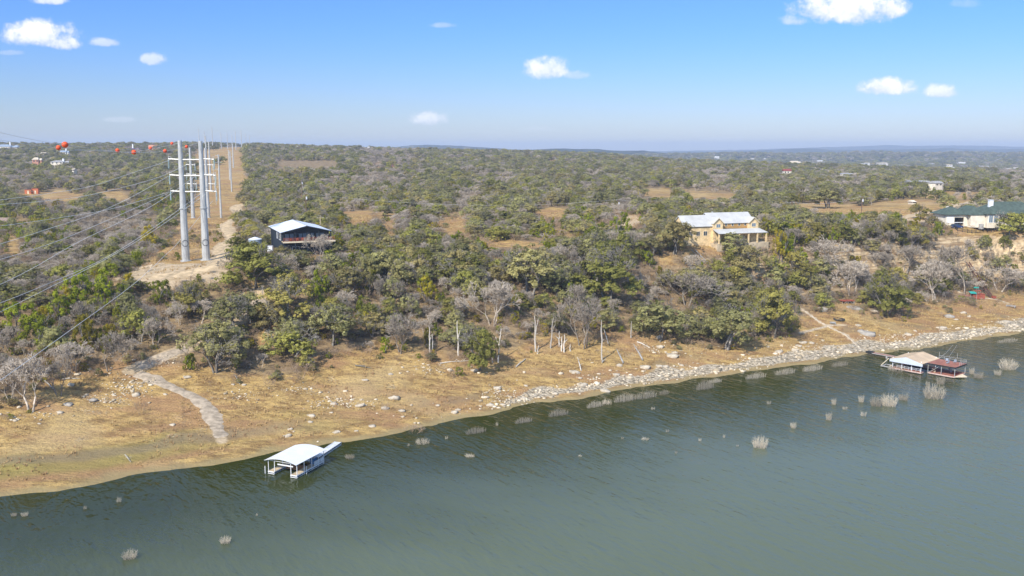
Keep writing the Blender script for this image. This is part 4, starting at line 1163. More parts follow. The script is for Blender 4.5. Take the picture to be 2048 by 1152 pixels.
# ------------------------------------------------------------------ power poles
def shaft(mb_, h, r0, r1, n=12, lean=0.0):
    return mb_.tube((0, 0, -.6), (lean, 0, h), r0, r1, n)
def pole_pair(pxs, base_y, top_ys, Y, arms, lab):
    """two tapered monopoles carrying three levels of cross arms"""
    out_ = []
    for i, (bx, tpx) in enumerate(pxs):
        p = at(bx, base_y, Y); p.z = gz(p.x, p.y) - .1
        top = at(tpx, top_ys[i], Y).z - p.z
        r0 = 1.25 if Y < 400 else 1.0
        e = empty("steel_pole", tuple(p), R(20), lab[i], "power pole", "tall steel pole pairs of the power line")
        shaft(MB(), top, r0, .62 if Y < 400 else .5).build("shaft", STEEL, e)
        if Y < 700:
            f = MB().tube((0, 0, 0), (0, 0, .35), r0 * 1.35, r0 * 1.35, 16); f.build("base_plate", STEEL, e)
            c_ = MB()
            for zc in (.44,): c_.tube((0, 0, top * zc), (0, 0, top * zc + .3), .98 * r0, .98 * r0, 14)
            c_.build("splice_collar", STEEL, e)
        if Y < 400:
            rg = MB()
            pts = [(math.cos(t) * .95, -r0 * .93, top * .155 + math.sin(t) * .95) for t in np.linspace(0, 2 * math.pi, 18)]
            rg.path(pts, .07, 5); rg.build("ground_ring", BLACKM, e)
        if arms:
            for k, (ay, x0, x1) in enumerate(arms[i]):
                wz = at(bx, ay, Y).z - p.z
                xa = at(x0, ay, Y).x - p.x; xb = at(x1, ay, Y).x - p.x
                inv = Matrix.Rotation(-R(20), 4, 'Z')
                A = inv @ Vector((xa, 0, wz + .25)); B = inv @ Vector((xb, 0, wz)); mid = Vector((0, 0, wz))
                a_ = MB(); a_.tube(A, (A + mid) / 2, .22, .3, 8) if False else a_.tube(A, B, .22, .22, 8)
                arm = a_.build("cross_arm", STEEL, e)
                for tip, s_ in ((A, -1), (B, 1)):
                    if (i == 0) == (s_ < 0) or Y > 400:
                        ins = MB(); ins.tube(tip, tip - Vector((0, 0, 3.0)), .13, .13, 6); 
                        for q in range(7): ins.tube(tip - Vector((0, 0, .5 + q * .35)), tip - Vector((0, 0, .62 + q * .35)), .24, .24, 8)
                        ins.build("insulator", GLASSI, arm)
                        br = MB(); br.beam(tip, tip + Vector((.0, 0, 1.0)), .12, .12); br.beam(tip + Vector((0, 0, 1.0)), tip + Vector((1.2 * -s_, 0, .1)), .1, .1)
                        br.build("bracket", STEEL, arm)
        out_.append((p, top))
    return out_
Y1 = hit(392, 521.5).y
print("Y1", Y1, hit(372, 523), hit(412, 520), hit(386, 436), hit(442, 434))
pole_pair([(372, 359.5), (412.5, 401)], 522, (281, 282), Y1, [[(319.5, 337, 366), (351.5, 339, 368), (383.5, 341, 372)], [(319, 402, 428), (351, 404, 431), (383, 406, 433)]],
          ("nearest left steel pole with a ring near its foot", "nearest right steel pole beside the sandy clearing"))
# the tubes that join the near pair
for k, (ay, x0, x1) in enumerate([(319.3, 364, 402), (351.3, 366, 404), (383.3, 369, 406)]):
    a_ = at(x0, ay, Y1); b_ = at(x1, ay, Y1)
    tag(MB().tube(a_, b_, .22, .22, 8).build("tie_beam", STEEL), ("upper", "middle", "lowest")[k] + " steel beam joining the nearest two poles", "beam", None)
Y2 = hit(402, 436).y
pole_pair([(386.5, 379.5), (417, 412)], 436.5, (295, 296), Y2, [[(330, 372, 390), (349, 373, 392), (368, 374, 393)], [(330, 406, 426), (349, 408, 428), (368, 409, 430)]],
          ("left pole of the second pair behind the nearest pair", "right pole of the second pair hidden behind the nearest pole"))
def single_pole(bx, by, ty, Y, r0, lab, arms=1, grp="steel poles receding along the cleared corridor", mat=STEEL):
    if Y is None: Y = hit(bx, by).y
    p = at(bx, by, Y); z0 = gz(p.x, p.y); top = at(bx, ty, Y).z
    p.z = z0 - .3
    e = empty("steel_pole", tuple(p), R(15), lab, "power pole", grp)
    h = top - p.z
    shaft(MB(), h, r0, r0 * .5, 10).build("shaft", mat, e)
    if arms:
        for k in range(arms):
            MB().beam((-1.7, 0, h - .4 - k * 3.6), (1.7 * (k % 2 * .6 + .4), 0, h - .4 - k * 3.6), .22, .22).build("cross_arm", mat, e)
    return p, h
single_pole(442.3, 434, 309, Y2, .62, "slim pale pole right of the second pair", 3, "slim poles of the second power line")
single_pole(463.6, 383.5, 303, None, .6, "slim pale pole on the bare corridor beyond the second pair", 3, "slim poles of the second power line")
FAR = [(422,381.5,283,.9),(415.5,372,272,.9),(460,360,300,.7),(467,336,288,.8),(472.4,304,262,.8),(483.7,304,262,.8),(426,303,254,.9),(399,300,258,.9),(410,300,262,.9),(443,300,265,.8),(455.5,302,265,.8),(465,303,270,.8),(493,301,268,.6),(500,300,270,.6)]
for n_, (bx, by, ty, r0) in enumerate(FAR):
    by_ = max(by, 300)
    Yf = hit(bx, by_).y if by > 310 else 1400 + n_ * 30
    single_pole(bx, by_, ty, Yf, r0, "distant thin pole on the skyline at the end of the corridor" if by < 310 else "far steel pole standing in the cleared corridor", 2,
                "distant poles on the skyline" if by < 310 else "far poles in the corridor")

# ------------------------------------------------------------------ cables
def cable(pts, lab, rad=.045, name="power_cable"):
    """pts = (photo x, y, distance); smoothed"""
    W3 = [at(a, b_, c_) for a, b_, c_ in pts]
    out_ = []
    n = len(W3)
    for i in range(n - 1):
        p0 = W3[max(i-1, 0)]; p1 = W3[i]; p2 = W3[i+1]; p3 = W3[min(i+2, n-1)]
        for k in range(8):
            t = k / 8
            out_.append(.5 * ((2 * p1) + (p2 - p0) * t + (2*p0 - 5*p1 + 4*p2 - p3) * t*t + (3*p1 - p0 - 3*p2 + p3) * t**3))
    out_.append(W3[-1])
    return tag(MB().path(out_, rad, 5).build(name, CABLE), lab, "power cable", "cables of the big power line")
def Yl(px_, x0, x1=0, Ye=236): return Y1 + (Ye - Y1) * (x0 - px_) / (x0 - x1)
def cab(pts, lab, Ye=236, rad=.05):
    x0 = pts[0][0]
    pp = [(a, b_, Yl(a, x0, 0, Ye)) for a, b_ in pts]
    a, b_, _ = pp[-1]; dx = pts[-1][0] - pts[-2][0]; dy = pts[-1][1] - pts[-2][1]
    pp.append((a + dx * .8, b_ + dy * .62, Yl(a + dx * .8, x0, 0, Ye)))
    return cable(pp, lab, rad)
cab([(338,321),(258,348),(180,373),(90,388),(0,400)], "highest phase cable from the top left arm")
cab([(372,330),(307,358),(180,390),(90,402),(0,409)], "second phase cable just below the highest one")
cab([(338,384),(226,417),(110,437),(0,452)], "phase cable from the lowest left arm to the left edge", 228)
cab([(336,353),(265,393),(193,426),(90,460),(0,488)], "phase cable crossing from the middle left arm", 222)
cab([(336,387),(221,438),(110,484),(0,519)], "phase cable falling from the lowest left arm above the brush", 212)
cab([(392,352),(300,414),(161,482),(68,535),(0,569)], "phase cable over the grey brush from the right pole", 205)
cab([(405,385),(302,459),(203,520),(90,570),(0,606)], "upper cable of the close pair low on the left", 200)
cab([(412,388),(306,462),(207,521),(95,577),(0,624)], "lower cable of the close pair low on the left", 198)
cable([(425,402,Y1+60),(359,482,Y1-10),(333,508,Y1-28),(265,570,Y1-62),(130,668,Y1-112),(0,761,Y1-150),(-90,822,Y1-168)], "long straight cable sweeping down to the left bank", .05)
SW1 = [(360,283,Y1),(345,289,Y1-4),(268,304,Y1-22),(235,303,Y1-30),(130,290,Y1-55),(60,278,Y1-70),(0,265,Y1-84),(-60,250,Y1-96)]
SW2 = [(401,284,Y1),(373,293,Y1-6),(330,302,Y1-16),(268,305,Y1-28),(117,296,Y1-60),(60,289,Y1-70),(0,280,Y1-84),(-60,268,Y1-96)]
cable(SW1, "top wire carrying the larger orange marker balls", .04, "shield_wire"); cable(SW2, "second top wire carrying smaller orange marker balls", .04, "shield_wire")
# spans back to the second pair
for k, (a, b_, c_, d_) in enumerate([(366,320,389,331),(368,352,391,350),(371,384,392,369),(428,321,426,331),(431,352,428,350),(433,384,430,369),(360,283,380,296),(401,284,412,297)]):
    A = at(a, b_, Y1); B = at(c_, d_, Y2)
    pts = []
    for i in range(15):
        t = i / 14; p = A.lerp(B, t); p.z -= 7.0 * 4 * t * (1 - t); pts.append(p)
    tag(MB().path(pts, .04, 4).build("power_cable", CABLE), "sagging cable between the nearest and the second pole pair", "power cable", "cables between the first and second pole pairs")
BALL = None
for (a, b_, r_, dY, lab) in [(130,289.5,6.1,-55,"largest orange marker ball at the upper left"),(117,295.5,4.9,-60,"orange marker ball just left of and below the largest"),
        (235,301,4.1,-30,"orange marker ball left of the purple roofed house"),(268,304.5,4.7,-22,"orange marker ball in front of the purple roofed house"),
        (301,296.5,3.3,60,"orange marker ball in front of the salmon house"),(330,302,3.7,-16,"orange marker ball between the salmon house and the pole"),
        (344,287,3.2,90,"highest small orange marker ball beside the left pole"),(373,293.5,3.2,-6,"orange marker ball between the two nearest poles")]:
    p = at(a, b_, Y1 + dY); rr = r_ / F * (Y1 + dY)
    e = empty("marker_ball", tuple(p), 0, lab, "marker ball", "orange marker balls on the top wires")
    import bmesh
    bm = bmesh.new(); bmesh.ops.create_uvsphere(bm, u_segments=24, v_segments=14, radius=rr)
    me = bpy.data.meshes.new("shell"); bm.to_mesh(me); bm.free(); me.materials.append(ORANGE)
    for q in me.polygons: q.use_smooth = True
    obj("shell", me, e)
    MB().tube((0, 0, -.04), (0, 0, .04), rr * 1.03, rr * 1.03, 24).build("seam", RUST, e)
# the two back balls hang on the spans behind
cable([(301,296.5,Y1+60),(344,287,Y1+90),(379,295,Y2)], "top wire between small marker balls and the second pair", .04, "shield_wire")
cable([(120,300,Y1-20),(200,301,Y1+20),(301,296.5,Y1+60)], "top wire running left from the salmon house ball", .04, "shield_wire")

# ------------------------------------------------------------------ wooden utility poles
def utility(bx, by, ty, lab, tr=True, mat=WOODP, white=False, Y=None):
    if Y is None: Y = hit(bx, by).y
    p = at(bx, by, Y); top = at(bx, ty, Y).z; p.z = gz(p.x, p.y) - .4; h = top - p.z
    e = empty("utility_pole", tuple(p), R(25), lab, "utility pole", "wooden utility poles")
    MB().tube((0, 0, 0), (0, 0, h), .2, .14, 8).build("shaft", mat, e)
    MB().beam((-1.2, 0, h - .5), (1.2, 0, h - .5), .14, .16).build("cross_arm", mat, e)
    if tr:
        MB().tube((.38, -.2, h - 2.6), (.38, -.2, h - 1.4), .33, .33, 10).build("transformer", TRANS, e)
    m_ = MB()
    for q in (-1.1, 0, 1.1): m_.tube((q, 0, h - .42), (q, 0, h - .1), .07, .05, 6)
    m_.build("insulator", TRANS, e)
    return Vector((p.x, p.y, p.z + h))
ua = utility(604.5, 402, 360, "taller brown utility pole behind the black house"); ub = utility(613, 446, 387, "brown utility pole with transformer beside the black house roof")
uc = utility(641, 452, 433, "short pale post behind the black house roof", False, PINE, Y=345)
ud = utility(1236, 424, 399, "utility pole with white transformer by the pale track in the middle"); ue = utility(1480, 414, 396, "utility pole with white transformer above the stone house")
uf = utility(1583, 432, 404, "reddish utility pole on the dry field", False, RUST); ug = utility(1722, 436, 392, "utility pole with white transformer on the dry field")
uh_ = utility(688, 345, 322, "distant utility pole left of the brick ruin", False)
ui_ = utility(1342, 388, 369, "reddish utility pole between the dry patches", False, RUST)
def span(A, B, lab, sag=2.0):
    pts = [A.lerp(B, i / 12) - Vector((0, 0, sag * 4 * (i/12) * (1 - i/12))) for i in range(13)]
    tag(MB().path(pts, .03, 4).build("utility_wire", CABLE), lab, "utility wire", "thin wires of the wooden poles")
span(ua, ub, "thin wire between the two poles at the black house"); span(ub, ud, "thin wire crossing the plateau in the middle", 4); span(ud, ue, "thin wire from the middle pole to the stone house pole", 3)
span(uf, ug, "thin wire over the dry field", 2); span(ue, uf, "thin wire behind the stone house", 2)

# ------------------------------------------------------------------ black house
def frame_from(px_, py_, Y, z=None):
    p = at(px_, py_, Y)
    if z is not None: p.z = z
    return p
def gable(e, L, W, ze, zr, over, mat, name="roof", t=.18, axis='y', y0=0.0, x0=0.0):
    """gable roof over x in [x0,x0+W], y in [y0,y0+L], ridge along y (or along x when axis='x')"""
    mb_ = MB()
    if axis == 'y':
        xm = x0 + W / 2
        for s_ in (-1, 1):
            xe = xm + s_ * (W / 2 + over); k = over * (zr - ze) / (W / 2)
            mb_.slab([(xm, y0 - over, zr), (xe, y0 - over, ze - k), (xe, y0 + L + over, ze - k), (xm, y0 + L + over, zr)][::s_], ((zr - ze) * s_, 0, W / 2), t)
    else:
        ym = y0 + W / 2
        for s_ in (-1, 1):
            ye = ym + s_ * (W / 2 + over); k = over * (zr - ze) / (W / 2)
            mb_.slab([(x0 - over, ym, zr), (x0 - over, ye, ze - k), (x0 + L + over, ye, ze - k), (x0 + L + over, ym, zr)][::-s_], (0, (zr - ze) * s_, W / 2), t)
    return mb_.build(name, mat, e)
def wallbox(e, W, L, z0, z1, zr, mat, axis='y', x0=0, y0=0, name="wall"):
    mb_ = MB()
    if axis == 'y':
        P = [(x0, z0), (x0 + W, z0), (x0 + W, z1), (x0 + W / 2, zr), (x0, z1)]
        vs_ = [(a, y0, b_) for a, b_ in P] + [(a, y0 + L, b_) for a, b_ in P]
    else:
        P = [(y0, z0), (y0 + W, z0), (y0 + W, z1), (y0 + W / 2, zr), (y0, z1)]
        vs_ = [(x0, a, b_) for a, b_ in P] + [(x0 + L, a, b_) for a, b_ in P]
    mb_.add(vs_, [(4,3,2,1,0), (5,6,7,8,9)] + [(i, (i+1) % 5, 5 + (i+1) % 5, 5 + i) for i in range(5)])
    return mb_.build(name, mat, e)
def window(e, x0, x1, z0, z1, y, fmat, gmat_, mull=1, face='y', t=.10):
    """a framed window on a wall facing -y (or facing -x when face='x')"""
    def B(mb_, a, b_, c_, d_, y0, y1):
        return mb_.box(a, b_, y0, y1, c_, d_) if face == 'y' else mb_.box(y0, y1, a, b_, c_, d_)
    fr = MB(); w_ = .12
    B(fr, x0 - w_, x1 + w_, z1, z1 + w_, y - t, y + .02); B(fr, x0 - w_, x1 + w_, z0 - w_, z0, y - t, y + .02)
    B(fr, x0 - w_, x0, z0, z1, y - t, y + .02); B(fr, x1, x1 + w_, z0, z1, y - t, y + .02)
    for k in range(mull):
        xm = x0 + (x1 - x0) * (k + 1) / (mull + 1); B(fr, xm - .04, xm + .04, z0, z1, y - t * .8, y + .02)
    f = fr.build("window", fmat, e)
    g = MB(); B(g, x0, x1, z0, z1, y - t * .5, y + .015); g.build("pane", gmat_, f)

p = at(562.6, 500, 291); BZ = gz(p.x, p.y)
FX, FY_ = -.2492 * 291, 291
e = empty("black_house", (FX, FY_, BZ), R(22.5), "black metal house with a white gable roof and red porch rail", "house")
DP = 27.0; Wd = 15.6
ZE = CAMZ - .0894 * 291 - BZ; ZR = ZE + 1.9
FL = ZE - 3.0    # porch floor
print("black house", BZ, ZE, FL)
BY = 2.6
wallbox(e, Wd - .6, DP - BY, -1.5, ZE - .1, ZR - .25, NAVY, 'y', .3, BY)
gable(e, DP, Wd, ZE, ZR, .45, ROOFW)
MB().box(Wd / 2 - .2, Wd / 2 + .2, -.3, DP + .3, ZR + .0, ZR + .07).build("ridge_cap", STEEL, e)
fb = MB(); fb.beam((-.4, -.42, ZE - .2), (Wd / 2, -.42, ZR - .14), .1, .28); fb.beam((Wd / 2, -.42, ZR - .14), (Wd + .4, -.42, ZE - .2), .1, .28); fb.build("fascia", NAVY, e)
for x0, x1, z0 in ((1.3, 2.5, .05), (2.8, 4.0, .05), (5.6, 6.7, .6), (6.9, 8.0, .6), (9.4, 10.4, .9), (11.2, 12.3, .5), (12.5, 13.6, .5)):
    window(e, x0, x1, FL + z0, FL + 2.2, BY, NAVY, BLGLASS, 0)
for y0, y1, mt in ((5, 8, WHITE), (12, 13, WHITE)):
    window(e, y0, y1, FL + .1, FL + 2.2, .3, mt, DKGLASS, 0, 'x')
MB().box(.1, Wd + 1.2, -.2, BY - .02, FL - .22, FL).build("porch_floor", PINE, e)
MB().box(.1, Wd + 1.2, -.26, -.2, FL - .45, FL - .02).build("porch_beam", TRIM, e)
po = MB()
for x_ in (.35, 4.1, 7.9, 11.6, Wd - .2): MB().box(x_ - .16, x_ + .16, -.1, .22, -1.5, ZE - .22).build("porch_post", NAVY, e)
rl = MB()
for z_ in (.15, .62, 1.02): rl.box(.3, Wd + 1.1, -.16, -.06, FL + z_, FL + z_ + (.1 if z_ > 1 else .07))
x_ = .4
while x_ < Wd + 1: rl.box(x_, x_ + .05, -.14, -.08, FL, FL + 1.02); x_ += .28
rl.build("porch_rail", CEDAR, e)
rl = MB().box(Wd + 1.0, Wd + 1.1, -.1, BY, FL + .95, FL + 1.05); rl.box(Wd + 1.0, Wd + 1.1, -.1, BY, FL + .4, FL + .5); rl.build("side_rail", CEDAR, e)
for x_ in (2.5, 4.6, 6.2): MB().box(x_, x_ + .7, .5, 1.2, FL, FL + .45).box(x_, x_ + .7, 1.1, 1.2, FL + .45, FL + 1.0).build("porch_chair", CEDAR, e)
window(e, 3.5, 5.6, .6, 2.6, BY, WHITE, DKGLASS, 1); window(e, 11.0, 12.4, .6, 2.6, BY, WHITE, DKGLASS, 0)
q = hit(520, 479)
e2 = empty("water_tank", (q.x, 300, gz(q.x, 300) - .2), 0, "round blue grey water tank among oaks left of the black house", "water tank")
tx = at(510, 477, 300); e2.location = (tx.x, 300, tx.z - 2.6)
MB().tube((0, 0, 0), (0, 0, 2.4), 2.1, 2.1, 24).build("shell", TANKM, e2); MB().tube((0, 0, 2.4), (0, 0, 3.1), 2.2, .3, 24).build("lid", ROOFW, e2)
tp = at(540, 490, 296); tag(MB().box(-.8, .8, -.5, .5, -2.6, -.4).box(-.9, .9, -.6, .6, -.4, -.3).build("pump_shed", WHITE), "small white pump shed between the tank and the black house", "shed")
scene.objects["pump_shed"].location = tp
# gravel terrace under the house
tp = at(628, 512, 285)
tag(MB().box(-6, 6, -1.5, 1.5, -1.5, .35).build("retaining_wall", CONC), "pale stone retaining wall below the black house", "wall"); scene.objects["retaining_wall"].location = (tp.x, 285, gz(tp.x, 285) + .2); scene.objects["retaining_wall"].rotation_euler = (0, 0, R(12))

# ------------------------------------------------------------------ stone house
SY = 340.0
p = at(1430, 445.5, SY)
ang = R(19)
deckz = CAMZ - .1015 * 336
e = empty("stone_house", (p.x, SY, deckz), ang, "long two storey limestone house with a silver metal roof and ochre dormers", "house")
zE = CAMZ - .0787 * SY - deckz; zR = zE + 3.3
Lm = 17.6; Wm = 9.5
wallbox(e, Wm, Lm, -3, zE - .05, zR - .3, STUCCO, 'x', -1.2, 0)
gable(e, Lm, Wm, zE, zR, .55, ROOFG, axis='x', x0=-1.2)
# left wing, lower ridge
wallbox(e, Wm - 1.2, 11.6, -3, zE - .9, zR - 1.0, STUCCO, 'x', -12.9, -.6, name="wing_wall")
gable(e, 11.4, Wm - 1.2, zE - .85, zR - .7, .5, ROOFG, name="wing_roof", axis='x', x0=-12.9, y0=-.6)
# ochre strip between the two projecting gables
MB().box(2.6, 14.4, -.12, -.003, zE - 2.3, zE - .35).build("upper_siding", OCHRE, e)
for x_ in (4.2, 7.0, 9.8, 12.4): window(e, x_, x_ + .75, zE - 1.35, zE - .55, -.12, TRIM, DKGLASS, 0)
for gx0 in (-1.5, 13.6):
    gw = 4.0
    wallbox(e, gw, 2.0, -.5, zE - .1, zE + 1.6, STUCCO, 'y', gx0, -1.5, name="gable_wall")
    gable(e, 5.2, gw, zE, zE + 1.8, .35, ROOFG, name="gable_roof", axis='y', y0=-1.5, x0=gx0, t=.12)
    window(e, gx0 + 1.2, gx0 + 2.8, zE - 1.7, zE - .55, -1.5, TRIM, BLGLASS, 1)
    tr_ = MB(); tr_.beam((gx0 - .35, -1.9, zE - .32), (gx0 + gw / 2, -1.9, zE + 1.7), .08, .2); tr_.beam((gx0 + gw / 2, -1.9, zE + 1.7), (gx0 + gw + .35, -1.9, zE - .32), .08, .2); tr_.build("bargeboard", TRIM, e)
# porch
pz = zE - 2.35
pr = MB(); pr.slab([(-1.7, -1.52, pz), (-1.4, -5.2, pz - 1.35), (19.5, -5.2, pz - 1.35), (18.0, -1.52, pz)], (0, -1.35, 3.7), .14)
pr.slab([(18.0, -1.52, pz), (19.5, -5.2, pz - 1.35), (19.5, 3, pz - 1.35), (18.0, 3, pz)], (1.35, 0, 1.5), .14); pr.build("porch_roof", ROOFG, e)
for x_ in (-1.0, 3.2, 7.4, 11.4, 15.2, 19.0): MB().box(x_ - .22, x_ + .22, -5.0, -4.56, -1.6, pz - 1.4).build("porch_column", STUCCO, e)
MB().box(19.0 - .22, 19.22, 2.0, 2.44, -1.6, pz - 1.4).build("porch_column", STUCCO, e)
MB().box(-2, 19.8, -5.3, -.02, -2.8, 0).build("terrace", CONC, e)
for x_ in (1.2, 6.0, 10.6): window(e, x_, x_ + 2.2, .3, 2.3, 0, TRIM, DKGLASS, 1)
for x_ in (-11, -8, -5): window(e, x_, x_ + 1.4, zE - 4.6, zE - 3.1, -.6, TRIM, DKGLASS, 1)
wl = MB(); wl.box(-13.5, -12.9, 1.0, 6.0, -1, 3.4).build("side_porch_wall", STUCCO, e)
MB().slab([(-15.8, -.4, 2.9), (-12.95, -.4, 4.2), (-12.95, 6.6, 4.2), (-15.8, 6.6, 2.9)], (-1.3, 0, 2.85), .12).build("side_porch_roof", ROOFG, e)
MB().tube((2.2, 5.8, zR - 1), (2.2, 5.8, zR + .3), .3, .3, 8).build("flue", STEEL, e)
tw = at(1470, 500, 332)
tag(MB().box(-14, 8, -.5, .5, -3, .6).build("retaining_wall", CONC), "low pale garden wall in front of the stone house", "wall")
o = scene.objects["retaining_wall.001"]; o.location = (tw.x, 331.5, gz(tw.x, 331.5) + 1.0); o.rotation_euler = (0, 0, ang)
# grey rails below it
ra, rb = hit(1383, 502), hit(1408, 528)
tag(MB().beam(ra + Vector((0, 0, .5)), rb + Vector((0, 0, .5)), .25, .2).beam(ra + Vector((1.2, 0, .5)), rb + Vector((1.2, 0, .5)), .25, .2).build("tram_rail", GREYW), "pair of grey timber rails sliding down the bluff under the stone house", "tram rail")

# ------------------------------------------------------------------ green roofed house
GY0 = 398.0
e = empty("green_roofed_house", (at(1891, 446, GY0).x, GY0, CAMZ - (.1487 - .0703 * .9889) * GY0), R(3), "pale single storey house with a dark green hip roof and white chimney", "house")
zb = e.location.z
def gloc(px_, py_, dY=0.0):
    q = at(px_, py_, GY0 + dY); inv = Matrix.Rotation(-R(3), 4, 'Z')
    return inv @ (q - Vector(e.location))
EV = 3.7
# garage block, left
def hip(x0, x1, y0, y1, ze, zr, inset, mat, name="roof", over=.6):
    x0 -= over; x1 += over; y0 -= over; y1 += over; ym = (y0 + y1) / 2
    mb_ = MB()
    if (x1 - x0) >= (y1 - y0):
        a, b_ = (x0 + inset, ym, zr), (x1 - inset, ym, zr)
    else:
        xm = (x0 + x1) / 2; a, b_ = (xm, y0 + inset, zr), (xm, y1 - inset, zr)
    c = [(x0, y0, ze), (x1, y0, ze), (x1, y1, ze), (x0, y1, ze)]
    d_ = [(q[0], q[1], q[2] - .22) for q in c]
    vs_ = c + [a, b_] + d_
    if (x1 - x0) >= (y1 - y0): fs_ = [(0, 1, 5, 4), (1, 2, 5), (2, 3, 4, 5), (3, 0, 4)]
    else: fs_ = [(0, 1, 4), (1, 2, 5, 4), (2, 3, 5), (3, 0, 4, 5)]
    fs_ += [(0, 6, 7, 1), (1, 7, 8, 2), (2, 8, 9, 3), (3, 9, 6, 0), (9, 8, 7, 6)]
    mb_.add(vs_, fs_); return mb_.build(name, mat, e)
gw = MB()
gw.box(0, 3.9, 0, .3, -1.5, EV).box(8.0, 9.6, 0, .3, -1.5, EV).box(3.9, 8.0, 0, .3, 2.35, EV).box(0, .3, .3, 11, -1.5, EV).box(9.3, 9.6, .3, 11, -1.5, EV).box(.3, 9.3, 10.7, 11, -1.5, EV)
gw.build("garage_wall", STUCCOP, e)
MB().box(3.9, 8.0, .25, .32, .05, .3).box(.6, 3.4, -.04, 0, .1, 2.6).build("garage_door", WHITE, e)
MB().box(3.9, 8.0, 5, 5.1, 0, 2.4).build("garage_shade_sheet", BLACKM, e)  # added black sheet behind the opening, the garage's shade put into its colour
MB().box(9.62, 16.0, -2.6, 12, -1.8, EV).build("wall", STUCCOP, e)
hip(-.4, 10.2, -.3, 11.4, EV, EV + 3.0, 5.6, GREENR, "garage_roof")
hip(8.6, 17.0, -2.4, 12, EV + .02, EV + 3.5, 4.6, GREENR, "middle_roof", .5)
MB().box(16.0, 21.2, -4.2, 8, -1.9, EV + .3).build("bay_wall", STUCCOP, e)
for x_ in (16.7, 18.9): window(e, x_, x_ + 1.6, .5, 3.4, -4.2, WHITE, BLGLASS, 1)
MB().box(21.25, 42, 1.0, 11, -2.0, EV + .2).build("main_wall", STUCCOP, e)
sp2 = MB().box(21.3, 30.5, -2.9, 1.0, .0, .08); sp2.box(21.3, 30.5, -1.0, .98, .1, EV - .1); sp2.build("screen_porch", DKGLASS, e)
for x_ in (23.3, 25.6, 28.0, 30.4): MB().box(x_ - .08, x_ + .08, -2.9, -2.7, 0, EV + .1).build("porch_post", WHITE, e)
MB().box(21.3, 42.5, -3.1, -2.98, 0, .9).build("porch_parapet", GREYW, e)
MB().box(21.25, 44, -3.0, .98, -4.4, -.02).build("terrace_wall", STUCCOP, e)
hip(15.6, 43, -3.6, 11.6, EV + .35, EV + 5.2, 8.5, GREENR, "main_roof", .6)
hip(15.9, 21.4, -4.3, 4, EV + .45, EV + 3.0, 3.1, GREENR, "bay_roof", .6)
MB().box(19.6, 21.3, 1.2, 2.6, EV + 1.5, EV + 5.9).box(19.45, 21.45, 1.05, 2.75, EV + 5.9, EV + 6.1).build("chimney", WHITE, e)
MB().box(5.2, 6.1, 9.6, 10.4, EV + .3, EV + 2.9).build("small_chimney", STUCCOP, e)
MB().box(28.4, 29.4, -3.05, -3.0, -3.4, -.1).build("garden_door", GREYW, e)
st_ = MB()
for k in range(9): st_.box(30.0 + k * .45, 30.45 + k * .45, -4.4, -3.12, -3.4, -3.1 + k * .33)
st_.build("garden_steps", GREYW, e)
MB().box(13.2, 14.8, -3.9, -2.7, -2.4, -.3).build("meter_cabinet", GREYW, e)
# iron fence along the cliff top
fpts = [hit(*q) for q in [(1898,452),(1915,462),(1935,466),(1960,465),(1990,464),(2020,461),(2048,459),(2080,457)]]
f0 = fpts[0]; fe = empty("iron_fence", tuple(f0), 0, "black iron fence along the top of the pale cliff", "fence")
pn = MB()
for i in range(len(fpts) - 1):
    a, b_ = fpts[i] - f0, fpts[i + 1] - f0
    n = max(2, int((b_ - a).length / 2.2))
    for k in range(n):
        q = a.lerp(b_, k / n); zz = gz(q.x + f0.x, q.y + f0.y) - f0.z
        q2 = a.lerp(b_, (k + 1) / n); zz2 = gz(q2.x + f0.x, q2.y + f0.y) - f0.z
        MB().box(q.x - .07, q.x + .07, q.y - .07, q.y + .07, zz - .3, zz + 1.6).build("post", BLACKM, fe)
        for hh_ in (.2, 1.3): pn.beam((q.x, q.y, zz + hh_), (q2.x, q2.y, zz2 + hh_), .06, .07)
        for m_ in range(1, 9):
            c_ = q.lerp(q2, m_ / 9); zc = zz + (zz2 - zz) * m_ / 9; pn.beam((c_.x, c_.y, zc + .1), (c_.x, c_.y, zc + 1.35), .03, .03)
pn.build("rail_panel", BLACKM, fe)
bq = hit(2040, 457); tb = tag(MB().add([(-2,-1,0),(2,-1,0),(2.2,1,0),(-2,1.1,0),(-1.5,-.6,1.0),(1.4,-.7,1.3),(1.6,.6,1.1),(-1.3,.7,1.25),(0,0,1.5)],
   [(0,1,5,4),(1,2,6,5),(2,3,7,6),(3,0,4,7),(4,5,8),(5,6,8),(6,7,8),(7,4,8)]).build("covered_heap", BLUE), "heap under a blue tarpaulin behind the iron fence at the right edge", "covered heap"); tb.location = bq

